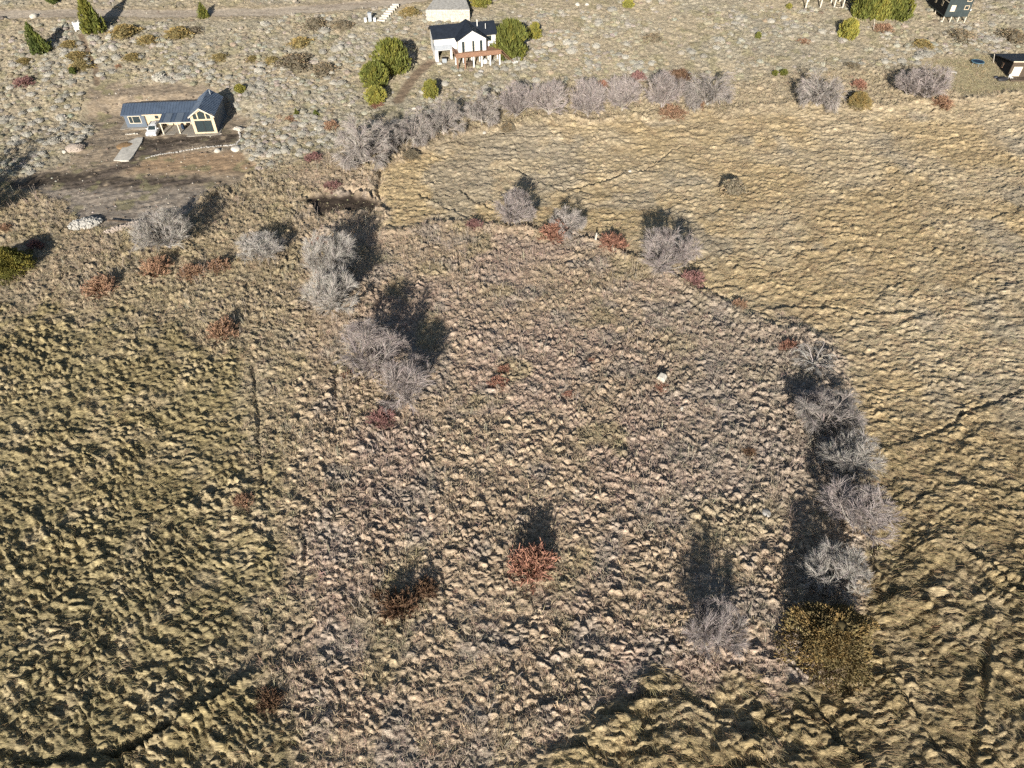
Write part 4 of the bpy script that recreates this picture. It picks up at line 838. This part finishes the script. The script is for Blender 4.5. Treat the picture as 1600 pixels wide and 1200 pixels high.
def car():
    p = hloc(5.35, -2.35); e = empty('parked_car', (p.x, p.y, .80), R(5), 'white station car parked nose out before the timber wall', 'car')
    L, Wd = 4.3, 1.74
    prof = [(-2.15, .42), (-2.12, .72), (-1.95, .86), (-1.1, .98), (-.45, 1.42), (.2, 1.5), (1.2, 1.47), (1.85, 1.30), (2.1, .95), (2.15, .45), (1.9, .30), (-1.95, .28)]
    bm = bmesh.new(); rows = []
    for t, k in ((-1, .86), (-.86, .985), (-.55, 1.0), (0, 1.01), (.55, 1.0), (.86, .985), (1, .86)):
        row = []
        for y, z in prof:
            zz = .3 + (z - .3) * (k if z > .9 else (1 if abs(t) < 1 else .95)); wd = Wd / 2 * (1 - max(0, z - .9) * .30)
            row.append(bm.verts.new((t * wd, y * (1 if abs(t) < .9 else .975), zz)))
        rows.append(row)
    n = len(prof)
    for a, b in zip(rows, rows[1:]):
        for i in range(n): bm.faces.new((a[i], b[i], b[(i + 1) % n], a[(i + 1) % n]))
    bm.faces.new(rows[0]); bm.faces.new(list(reversed(rows[-1]))); bmesh.ops.recalc_face_normals(bm, faces=bm.faces)
    me = bpy.data.meshes.new('body'); bm.to_mesh(me); bm.free(); me.materials.append(M['car']); link('body', me, e)
    MB().slab([(-.62, -1.07, 1.02), (.62, -1.07, 1.02), (.56, -.47, 1.43), (-.56, -.47, 1.43)], .02).build('windscreen', M['glass'], e)
    MB().slab([(-.55, 1.87, 1.31), (.55, 1.87, 1.31), (.6, 2.1, 1.0), (-.6, 2.1, 1.0)], .02).build('rear_window', M['glass'], e)
    for sx in (-1, 1):
        MB().slab([(sx * .80, -.8, 1.0), (sx * .86, 1.7, 1.0), (sx * .74, 1.55, 1.38), (sx * .745, -.35, 1.38)], .03).build('side_window', M['glass'], e)
        MB().box(sx * .62 - .2, sx * .62 + .2, -2.17, -2.08, .66, .8).build('headlight', M['lamp'], e)
        MB().box(sx * .96 - .1, sx * .96 + .1, -.72, -.58, .98, 1.12).build('mirror', M['car'], e)
        for y in (-1.35, 1.3):
            w = MB().tube((sx * .66, y, .31), (sx * .87, y, .31), .31, .31, 16).build('wheel', M['tyre'], e); MB().tube((sx * .871, y, .31), (sx * .885, y, .31), .19, .19, 12).build('rim', M['rim'], w)
    MB().box(-.45, .45, -2.175, -2.12, .5, .62).build('grille', M['plate'], e); MB().box(-.26, .26, -2.185, -2.176, .38, .48).build('number_plate', M['white'], e)
    for x in (-.5, .5): MB().box(x - .025, x + .025, -.1, 1.4, 1.50, 1.54).build('roof_rail', M['plate'], e)
car()

def stone_mesh(r, sq, m, sub=2, amp=.7, name='boulder'):
    V, F = lump(r, sub, amp, sq, -.25 * sq[2]); return mesh_np(name, V, F, m, False)
def put_stone(u, v, w, sq, m, label, cat='rock', name='boulder', dz=.0, group='pale boulders', amp=.7):
    g = S(u, v, dz); g.z = max(g.z, surf(g.x, g.y) - .12) + .05 * w; me = stone_mesh(rp, sq, M[m], 2, amp, name); o = link(name, me); o.location = g; s = w / 2; o.scale = (s, s, s); o.rotation_euler = (0, 0, random.uniform(0, 6.28)); return tag(o, label, cat, group)
# block shaped white boulder of the meadow
bm_ = MB(); bm_.prism([(-.75, -.3), (.7, -.3), (.62, .5), (.2, .78), (-.6, .62)], -.55, .5)
bo = bm_.build('boulder', M['stone']); g = S(1033, 597); bo.location = (g.x, g.y, surf(g.x, g.y) + .25); bo.scale = (.72, .72, .72); bo.rotation_euler = (R(14), R(10), R(-32)); md = bo.modifiers.new('worn', 'BEVEL'); md.width = .12; md.segments = 2
tag(bo, 'white block shaped boulder in the middle of the meadow', 'rock', 'pale boulders')
for u, v, w, sq, m, lab in [(53, 27, 1.9, (1, .9, .7), 'stone', 'pale boulder at the roadside left of the tall cypress'), (101, 239, .9, (1, .8, 1), 'stone', 'small upright rock beside the gravel heap'), (340, 237, 1.2, (1, .9, .8), 'stone', 'white rock below the row of edging stones'),
    (369, 234, 1.9, (1, .9, .6), 'stone', 'cracked white rock at the yard corner by the logs'), (648, 171, 1.0, (1, .7, .6), 'stone', 'white stone behind the fourth willow'), (1196, 803, 1.0, (1, .9, .35), 'stone_d', 'flat pale rock left of the broad mauve tree'), (1346, 822, .8, (1, .9, .7), 'stone', 'cream stone at the foot of the broad mauve tree'),
    (757, 208, .9, (1, .8, .6), 'stone', 'small stone in front of the fifth willow trunk'), (789, 97, 1.0, (1, .9, .7), 'stone', 'round white rock below the big round cypress'), (687, 102, 1.2, (1, .7, .5), 'stone', 'white stone at the lower left of the white house'), (727, 102, .9, (1, .7, .5), 'stone', 'white stone in front of the deck posts'),
    (711, 110, 1.0, (1, .9, .5), 'stone_d', 'grey stone below the white house'), (752, 112, 1.2, (1, .9, .5), 'stone_d', 'pale grey stone below the deck'), (718, 118, .8, (1, .9, .5), 'stone', 'lowest white stone below the white house'), (1065, 639, .7, (1, .6, .6), 'stone', 'small white stone on the bare patch below the boulder'), (984, 268, .8, (1, .8, .7), 'stone', 'small pale stone at the end of the dark runnel'),
    (902, 8, 1.3, (1, .8, .8), 'stone', 'pale boulder at the top border, left of two'), (917, 9, 1.0, (1, .8, .8), 'stone', 'pale boulder at the top border, right of two'), (140, 20, .5, (1, .8, .6), 'stone', 'small white stone on the road bank'), (62, 22, .5, (1, .8, .6), 'stone', 'little stone by the roadside boulder')]:
    put_stone(u, v, w, sq, m, lab)
# heaps
def heap(name, u, v, rx, ry, hgt, m, n, lab, cat='heap', kx=.3):
    g = S(u, v); e = empty(name, g, random.uniform(0, .5), lab, cat); V, F = lump(rp, 3, .35, (rx, ry, hgt), -.1); c = mesh_np('mound', V, F, M[m], True); link('mound', c, e)
    P = []; Fs = []; k = 0
    bv, bf = lump(rp, 1, .6)
    for i in range(n):
        a = rp.uniform(0, 6.28); q = math.sqrt(rp.uniform(0, 1)); sz = rp.uniform(.4, 1.2) * kx; c = np.array([math.cos(a) * q * rx * 1.05, math.sin(a) * q * ry * 1.05, hgt * math.sqrt(max(0, 1 - q * q * .9)) * .92]); P.append(bv * sz * rp.uniform(.7, 1.3, (1, 3)) + c); Fs.append(bf + k); k += len(bv)
    o = link('stones', mesh_np('stones', np.concatenate(P), np.concatenate(Fs), M[m]), e); o['kind'] = 'stuff'; return e
heap('gravel_heap', 118, 233, 1.6, 1.2, .9, 'gravel', 60, 'pinkish gravel heap at the edge of the yard', kx=.12)
heap('rubble_bank', 134, 352, 2.2, 1.3, .9, 'rubble', 160, 'white limestone rubble at the corner of the gravel platform', kx=.22)
heap('rubble_bank', 200, 356, 3.2, .7, .6, 'gravel', 110, 'low line of stones along the edge of the gravel platform', kx=.2)
heap('soil_heap', 196, 228, 1.5, 1.2, .35, 'salmon', 20, 'low orange soil mound left of the concrete slab', kx=.08)
# concrete slab, edging stones, logs
pts = [S(214, 217), S(224, 216), S(222, 224), S(208, 246), S(202, 253), S(178, 252), S(186, 241), S(196, 226)]
sl = MB(); sl.slab([(p.x, p.y, hb(p.x, p.y) + .24) for p in pts], .45); o = sl.build('concrete_slab', M['concrete']); tag(o, 'pale concrete slab laid across the dark track before the house', 'slab')
def row_of_stones(path, n, lab, name, m, sz):
    e = empty(name, path[0], 0, lab, 'edging'); P = []; Fs = []; k = 0; bv, bf = lump(rp, 1, .5)
    for i in range(n):
        t = i / (n - 1) * (len(path) - 1.0001); j = int(t); p = path[j].lerp(path[j + 1], t - j); z = surf(p.x, p.y)
        P.append(bv * rp.uniform(.6, 1.2, (1, 3)) * sz * np.array([[1.4, .9, .8]]) + np.array([p.x - path[0].x + rp.normal(0, .06), p.y - path[0].y + rp.normal(0, .06), z - path[0].z + .08])); Fs.append(bf + k); k += len(bv)
    o = link('stones', mesh_np('stones', np.concatenate(P), np.concatenate(Fs), M[m]), e); o['kind'] = 'stuff'
row_of_stones([S(229, 247), S(255, 241), S(285, 236), S(320, 231), S(352, 228), S(370, 226), S(377, 217), S(373, 205)], 85, 'curved row of pale edging stones below the metal roofed house', 'stone_edging', 'stone_d', .16)
row_of_stones([S(197, 210.5), S(216, 210)], 16, 'short white kerb before the left end of the house', 'stone_edging', 'stone', .15)
e = empty('log_pile', S(374, 203), R(-30), 'small pile of cut logs at the right corner of the yard', 'logs')
for i in range(6): MB().tube((-.9 + .1 * i, .33 * (i % 4) - .5, .18 + .3 * (i // 4)), (.9, .33 * (i % 4) - .45, .2 + .3 * (i // 4)), .16, .14, 8).build('log', M['log'], e)
e = empty('fallen_timber', S(188, 350), R(-12), 'dark timber lying on the edge of the gravel platform', 'timber'); MB().tube((-1.9, 0, .45), (2.2, .1, .45), .13, .1, 7).build('beam', M['darklog'], e)
e = empty('standing_stump', S(930, 379), 0, 'pale broken stump on the meadow edge between the red shrubs', 'stump'); MB().tube((0, 0, 0), (.08, 0, 1.6), .2, .1, 8).build('stem', M['log'], e); MB().tube((.05, 0, .9), (.35, .1, 1.3), .07, .04, 6).build('branch', M['log'], e)
e = empty('plastic_barrel', hloc(10.0, -1.3) + Vector((0, 0, .83)), 0, 'dark blue barrel under the porch', 'barrel'); MB().ring([(.26, 0), (.3, .25), (.3, .65), (.26, .9)], k=14).build('drum', M['navy'], e); MB().ring([(.28, .86), (.28, .92)], k=14).build('lid', M['plate'], e)

def white_house():
    g = S(681, 97); z0 = g.z - .2; e = empty('white_house', (g.x, g.y, z0), R(14), 'white house on posts with charcoal roofs and a terracotta deck', 'house')
    F1, E, RD = 2.35, 4.75, 6.1                                   # floor, eave and ridge heights
    w = MB(); w.box(0, 3.4, 0, .15, F1, E).box(0, .15, .15, 5.0, -.6, E).box(.15, 12.2, 4.85, 5.0, .2, E).box(12.05, 12.2, 0, 4.85, F1, E).box(9.8, 12.05, 0, .15, F1, E).box(3.4, 4.3, 0, .15, F1, E).box(.15, 12.05, .15, 4.85, F1 - .15, F1)
    w.prism_x([(0, E), (5, E), (2.5, RD)], .003, .147).prism_x([(0, E), (5, E), (2.5, RD)], 12.053, 12.197); w.build('wall', M['white'], e, 'white rendered walls')
    MB().box(-.03, 3.43, -.035, -.003, F1, F1 + .95).box(-.035, -.003, 0, 2.2, F1, F1 + .95).build('grey_panel', M['grey_panel'], e, 'grey panel band of the left corner')
    MB().box(.15, .6, .02, .15, -.6, F1 - .15).box(3.0, 3.4, .02, .15, -.6, F1 - .15).box(3.6, 11.8, 3.2, 3.35, -.2, F1 - .15).build('lower_wall', M['white'], e, 'white lower storey wall')
    c = MB(); c.box(4.3, 4.45, -2.1, 0, F1, E).box(9.65, 9.8, -2.1, 0, F1, E).box(4.45, 5.0, -2.1, -1.95, F1, E).box(9.1, 9.65, -2.1, -1.95, F1, E).box(5.0, 9.1, -2.1, -1.95, E - .45, E).prism([(4.3, E), (9.8, E), (7.05, RD + .15)], -2.1, -1.95)
    c.build('gable_wall', M['white'], e, 'white gable over the deck')
    for x0, x1, m in ((5.0, 5.55, 'glass'), (5.55, 7.05, 'curtain'), (7.05, 7.5, 'glass'), (7.5, 8.55, 'white'), (8.55, 9.1, 'glass')):
        d = MB().box(x0 + .03, x1 - .03, -2.03, -1.98, F1 + .05, E - .45).build('door_leaf', M[m], e); MB().box(x0 - .03, x0 + .03, -2.12, -2.0, F1, E - .45).build('door_frame', M['frame'], d)
    window(1.2, 2.4, F1 + 1.05, F1 + 2.1, 0, e, 'frame', M['curtain'], t=.07)
    sw = MB().box(-.02, .0, 1.2, 1.8, F1 + 1.0, F1 + 1.9).build('window', M['frame'], e); MB().box(-.035, -.021, 1.28, 1.72, F1 + 1.08, F1 + 1.82).build('pane', M['glass'], sw)
    sw = MB().box(4.27, 4.3, -1.5, -.9, F1 + .9, F1 + 1.9).build('window', M['frame'], e); MB().box(4.25, 4.269, -1.42, -.98, F1 + .98, F1 + 1.82).build('pane', M['glass'], sw)
    window(10.3, 11.4, F1 + .9, F1 + 2.0, 0, e, 'frame', t=.07)
    r = MB(); r.slab([(-.4, -.4, E - .1), (12.5, -.4, E - .1), (12.5, 2.5, RD + .12), (-.4, 2.5, RD + .12)], .14).slab([(-.4, 2.503, RD + .12), (12.5, 2.503, RD + .12), (12.5, 5.4, E - .1), (-.4, 5.4, E - .1)], .14)
    mr = r.build('main_roof', M['dark_roof'], e, 'charcoal main roof'); MB().tube((8.9, 1.6, 5.4), (8.9, 1.6, 6.9), .1, .1, 8).build('flue', M['white'], mr); MB().tube((10.4, .9, 5.2), (10.4, .9, 6.3), .06, .06, 8).build('vent_pipe', M['white'], mr)
    q = MB(); q.slab([(3.9, -2.5, E - .18), (7.05, -2.5, RD + .32), (7.05, 4.0, RD + .32), (3.9, 4.0, E - .18)], .14).slab([(7.053, -2.5, RD + .32), (10.2, -2.5, E - .18), (10.2, 4.0, E - .18), (7.053, 4.0, RD + .32)], .14)
    q.build('gable_roof', M['dark_roof'], e, 'charcoal roof of the front gable')
    dk = MB(); dk.box(3.45, 12.4, -4.0, -.05, F1 - .2, F1 - .02); d = dk.build('deck', M['deck'], e, 'terracotta coloured deck')
    MB().box(3.45, 12.4, -4.06, -4.003, F1 - .3, F1 + .55).box(3.39, 3.447, -4.0, -.1, F1 - .3, F1 + .55).build('railing', M['deck'], d, 'solid terracotta railing')
    for x in (3.7, 5.2, 6.9, 8.5, 10.2, 12.1):
        gz = hb(g.x + x * math.cos(R(14)) + 3.8 * math.sin(R(14)), g.y + x * math.sin(R(14)) - 3.8 * math.cos(R(14))) - z0
        MB().box(x - .13, x + .13, -3.9, -3.65, float(gz) - .3, F1 - .2).build('deck_post', M['white' if x > 5.5 else 'deck'], e)
        MB().box(x - .1, x + .1, -1.9, -1.7, -.5, F1 - .2).build('deck_post', M['white'], e)
    for i in range(9):                                             # stair down at the right of the deck
        MB().box(12.4 + .28 * i, 12.4 + .28 * (i + 1), -3.9, -2.9, F1 - .25 - .26 * i, F1 - .18 - .26 * i).build('stair_step', M['deck'], e)
    MB().tube((12.4, -3.9, F1 + .5), (14.9, -3.9, .3), .05, .05, 6).build('stair_rail', M['deck'], e)
white_house()
def wl(x, y):
    g = S(681, 97); a = R(14); p = Vector((g.x + x * math.cos(a) - y * math.sin(a), g.y + x * math.sin(a) + y * math.cos(a), 0)); p.z = hb(p.x, p.y); return p
for i, (x, y, lab, m) in enumerate([(1.7, -.4, 'grey bin under the left corner of the white house', 'box'), (9.2, -2.6, 'white crate below the deck of the white house', 'white'), (6.2, -2.8, 'brown crate below the deck of the white house', 'darklog')]):
    e = empty('storage_bin', wl(x, y), .2 * i, lab, 'bin'); MB().box(-.45, .45, -.35, .35, -.1, .8).build('body', M[m], e); MB().box(-.5, .5, -.4, .4, .803, .88).build('lid', M['plate' if m == 'box' else m], e)
e = empty('plank_stack', S(800, 96), R(-35), 'loose white planks lying below the big round cypress', 'planks')
for i in range(6): p = MB().box(-1.3, 1.3, -.08, .08, .12, .2).build('plank', M['white'], e); p.location = (.12 * (i % 3), -.75 + .3 * i, .05); p.rotation_euler = (0, 0, .08 * (i - 2))

def stone_wall():
    a = S(668, 34); e = empty('stone_wall', (a.x, a.y, a.z - .15), R(1), 'pale stone retaining wall with a gravel terrace above the white house', 'wall')
    L, Hh = 9.0, 2.5; me = MB()
    for k in range(8):
        x = 0 if k % 2 else -.25; z = k * Hh / 8
        while x < L:
            w_ = random.uniform(.32, .75); x1 = min(x + w_, L); me.box(x + .02, x1 - .02, random.uniform(-.07, .03), .5, z + .015, z + Hh / 8 - .015); x = x1
    o = me.build('stone_courses', M['stone'], e, 'rough courses of pale stone'); o['kind'] = 'stuff'
    MB().box(-.2, L - .03, .06, .48, -.5, Hh - .06).build('mortar_core', M['stone_d'], e)
    MB().slab([(-.1, .4, Hh - .02), (L, .4, Hh - .02), (L - 1.5, 8.5, Hh + .7), (2.0, 8.5, Hh + .7)], 3.0).build('gravel_terrace', M['rubble'], e, 'pale gravel terrace')
stone_wall()
def steps():
    a = S(594, 34); e = empty('stone_steps', a, R(-8), 'short flight of pale stone steps between road and cabinet', 'steps')
    for i in range(8): 
        y = i * .95; z = float(hb(a.x, a.y + y)) - a.z; p = MB().box(-.6 + .14 * i, 1.1 + .1 * i, -.22, .22, -.2, .16 + .03 * i).build('step', M['stone'], e); p.location = (.1 * i, y, z + .32)
steps()
g = S(579, 34); e = empty('meter_cabinet', g, 0, 'grey upright metal cabinet left of the stone steps', 'cabinet'); MB().box(-.38, .38, -.3, .3, -.1, 1.75).build('body', M['box'], e); MB().box(-.43, .43, -.35, .35, 1.753, 1.83).build('cap', M['grey_panel'], e); MB().box(-.3, .3, -.325, -.303, .2, 1.6).build('door', M['grey_panel'], e)
for u, lab in ((571.5, 'small white pillar left of the grey cabinet'), (586, 'small white pillar right of the grey cabinet')):
    e = empty('gate_pillar', S(u, 34), 0, lab, 'pillar'); MB().box(-.25, .25, -.25, .25, -.1, .75).build('shaft', M['white'], e); MB().box(-.3, .3, -.3, .3, .753, .82).build('cap', M['white'], e)
e = empty('white_gate', S(128, 50, .35), R(20), 'white gate frame with posts beside the tall conical cypress', 'gate')
for x in (-1.0, .0): MB().box(x - .12, x + .12, -.12, .12, -.1, 1.7).build('post', M['white'], e)
MB().box(-.88, -.12, -.05, .05, .15, 1.5).build('panel', M['white'], e); MB().tube((.12, 0, 1.5), (.9, .1, 1.35), .05).build('rail', M['white'], e); MB().tube((.12, 0, .6), (.9, .1, .5), .05).build('rail', M['white'], e); MB().box(.84, .98, .03, .17, -.1, 1.5).build('post', M['white'], e)

def black_cabin():
    g = S(1471, 36); z0 = g.z; e = empty('black_cabin', (g.x, g.y, z0), 0, 'black clad cabin on white stilts cut by the top border', 'house'); F1 = 1.45; T = 6.6; Wd, D = 5.0, 8.5
    MB().box(0, Wd, 0, .16, F1, T).box(Wd - .16, Wd, .16, D, F1, T).box(.16, Wd - .16, D - .16, D, F1, T).box(0, Wd, 0, D, F1 - .2, F1 - .003).build('wall', M['black_wall'], e, 'dark green black metal cladding')
    MB().box(-.003, .157, .163, D, F1, T).build('side_wall', M['shaded_side'], e, 'side wall coloured dark for its shade')  # same cladding as the front, darkened in colour as the shaded face
    window(.75, 1.75, F1 + .85, F1 + 2.1, 0, e, 'timber', M['curtain'], t=.09, label='window with a white blind'); window(3.6, 4.6, F1 + 1.2, F1 + 2.05, 0, e, 'timber', t=.12, label='timber framed square window'); window(3.6, 4.6, F1 + 2.8, F1 + 3.7, 0, e, 'timber', t=.12)
    for y, z in ((2.2, 1.3), (5.2, 1.0)):
        w_ = MB().box(-.04, -.004, y, y + .7, F1 + z, F1 + z + .9).build('window', M['timber'], e); MB().box(-.055, -.041, y + .1, y + .6, F1 + z + .1, F1 + z + .8).build('pane', M['glass'], w_)
    MB().prism([(-.5, T - .1), (Wd / 2, T + 1.5), (Wd + .5, T - .1)], -.5, D + .5).build('roof', M['dark_roof'], e)
    MB().box(-.09, -.05, 0, D, F1 + 2.55, F1 + 2.7).build('trim', M['frame'], e)
    for x in (.1, 1.7, 3.3, 4.85):
        for y in (.1, 4.2, 8.3):
            z = float(hb(g.x + x, g.y + y)) - z0; 
            if z < F1 - .25: MB().box(x - .09, x + .09, y - .09, y + .09, z - .3, F1 - .2).build('stilt', M['post'], e)
    MB().box(-.35, -.1, -.1, .25, -.1, .5).build('footing', M['stone'], e)
    MB().tube((Wd + .12, -.05, F1 + 1.0), (Wd + .12, -.05, F1 + 1.35), .12, .12, 10).build('lamp', M['white'], e)
black_cabin()
def brown_cabin():
    g = S(1573, 121); e = empty('brown_cabin', g, 0, 'brown cabin with a shed roof cut by the right border', 'house'); Wd, D = 7.0, 6.3; H0, H1 = 3.0, 2.0
    MB().box(0, Wd, 0, .15, -.3, H0).box(Wd - .15, Wd, .15, D - .15, -.3, H1).box(.15, Wd, D - .15, D, -.3, H1).build('wall', M['brown_wall'], e, 'brown clad front wall')
    MB().prism_x([(.153, -.3), (D, -.3), (D, H1), (.153, H0)], 0, .147).build('side_wall', M['shaded_side'], e, 'brown clad side wall coloured dark for its shade')  # brown cladding turned near black, the shaded face painted in
    MB().slab([(-.35, -.4, H0 + .22), (Wd + .3, -.4, H0 + .22), (Wd + .3, D + .4, H1 + .1), (-.35, D + .4, H1 + .1)], .16).build('roof', M['dark_roof'], e, 'thin dark shed roof'); MB().box(-.37, Wd + .3, -.46, -.403, H0 + .05, H0 + .24).build('gutter', M['frame'], e)
    d = window(.5, 2.2, .25, 2.05, 0, e, 'frame', M['curtain'], mull=(1.35,), t=.1, label='bright double window with white blinds')
    w_ = MB().box(-.04, -.003, 2.6, 3.2, .8, 1.7).build('window', M['deck'], e); MB().box(-.055, -.041, 2.68, 3.12, .88, 1.62).build('pane', M['glass'], w_)
    MB().box(0, Wd, -1.6, -.003, -.35, .12).build('porch_step', M['brown_wall'], e)
    MB().tube((-.25, 5.2, 0), (-.6, 6.0, 2.3), .05, .05, 6).build('brace', M['post'], e)
brown_cabin()
g = S(1578, 124); e = empty('garden_chair', g, .3, 'pale chair in front of the brown cabin window', 'chair'); MB().box(-.3, .3, -.3, .3, .38, .44).build('seat', M['white'], e); MB().box(-.3, .3, .27, .33, .44, .95).build('backrest', M['white'], e)
for x in (-.25, .25):
    for y in (-.25, .25): MB().box(x - .03, x + .03, y - .03, y + .03, -.1, .38).build('leg', M['white'], e)
e = empty('dark_tarpaulin', S(1566, 125), .2, 'black tarpaulin bundle at the corner of the brown cabin', 'tarpaulin'); V, F = lump(rp, 2, .7, (1.3, .7, .6), -.1); link('bundle', mesh_np('bundle', V, F, M['plate'], True), e); V, F = lump(rp, 2, .7, (.5, .4, .45), -.1); o = link('sack', mesh_np('sack', V, F, M['bucket'], True), e); o.location = (-.9, .9, .1)
e = empty('trampoline', S(1526, 101), 0, 'round navy trampoline on the lawn', 'trampoline'); MB().ring([(1.0, .62), (1.0, .64)], k=28).build('mat', M['navy'], e); MB().ring([(1.0, .60), (1.02, .66), (1.22, .66), (1.24, .60)], k=28).build('pad', M['blue_rim'], e)
for i in range(6): a = i * math.pi / 3 + .3; MB().tube((1.12 * math.cos(a), 1.12 * math.sin(a), -.1), (1.12 * math.cos(a), 1.12 * math.sin(a), .6), .04).build('leg', M['box'], e)
e = empty('garden_lounger', S(1486, 115), R(-15), 'pale lounger with raised dark back on the lawn', 'lounger'); MB().box(-.8, .9, -.35, .35, .3, .38).build('seat', M['stone'], e); p = MB().box(-.05, .85, -.35, .35, -.03, .03).build('backrest', M['box'], e); p.location = (-.78, 0, .4); p.rotation_euler = (0, R(-115), 0)
for x in (-.7, .8):
    for y in (-.3, .3): MB().box(x - .03, x + .03, y - .03, y + .03, -.1, .3).build('leg', M['box'], e)
def stilt_house():
    g = S(1258, 15); z0 = g.z; e = empty('stilt_house', (g.x, g.y, z0), 0, 'house on long white stilts, only the stilts showing at the top border', 'house'); F1 = 3.3
    for u, v in ((1258, 15), (1281, 13), (1302.5, 13), (1316, 13), (1263, 3), (1279, 3), (1298, 5), (1311, 5), (1327, 4)):
        p = S(u, v); MB().box(p.x - g.x - .13, p.x - g.x + .13, p.y - g.y - .13, p.y - g.y + .13, p.z - z0 - .2, F1).build('stilt', M['post'], e)
    MB().box(-.4, 10.2, -.4, 7.5, F1 + .003, F1 + .3).build('floor', M['timber'], e); MB().box(0, 9.8, 0, 7.2, F1 + .303, F1 + 3.2).build('wall', M['white'], e); MB().prism([(-.5, F1 + 3.2), (4.9, F1 + 5.2), (10.3, F1 + 3.2)], -.5, 7.7).build('roof', M['dark_roof'], e)
    a = S(1302.5, 13); b = S(1316, 13); MB().box(a.x - g.x + .13, b.x - g.x - .13, a.y - g.y - .06, a.y - g.y + .06, a.z - z0 + .05, a.z - z0 + .2).build('cross_beam', M['post'], e)
stilt_house()
e = empty('fence_post', S(1365, 48), 0, 'thin leaning pole on the slope below the conifer group', 'pole'); MB().tube((0, 0, -.2), (-.5, .1, 2.2), .06, .05, 6).build('shaft', M['log'], e); MB().tube((-.5, .1, 2.2), (-.52, .1, 2.3), .07, .03, 6).build('tip', M['log'], e)
for o in scene.objects:
    if o.parent is None and o.name.split('.')[0] in ('stone_wall', 'stone_steps', 'concrete_slab', 'stone_edging', 'white_gate', 'standing_stump', 'fence_post'): o['kind'] = 'thing'
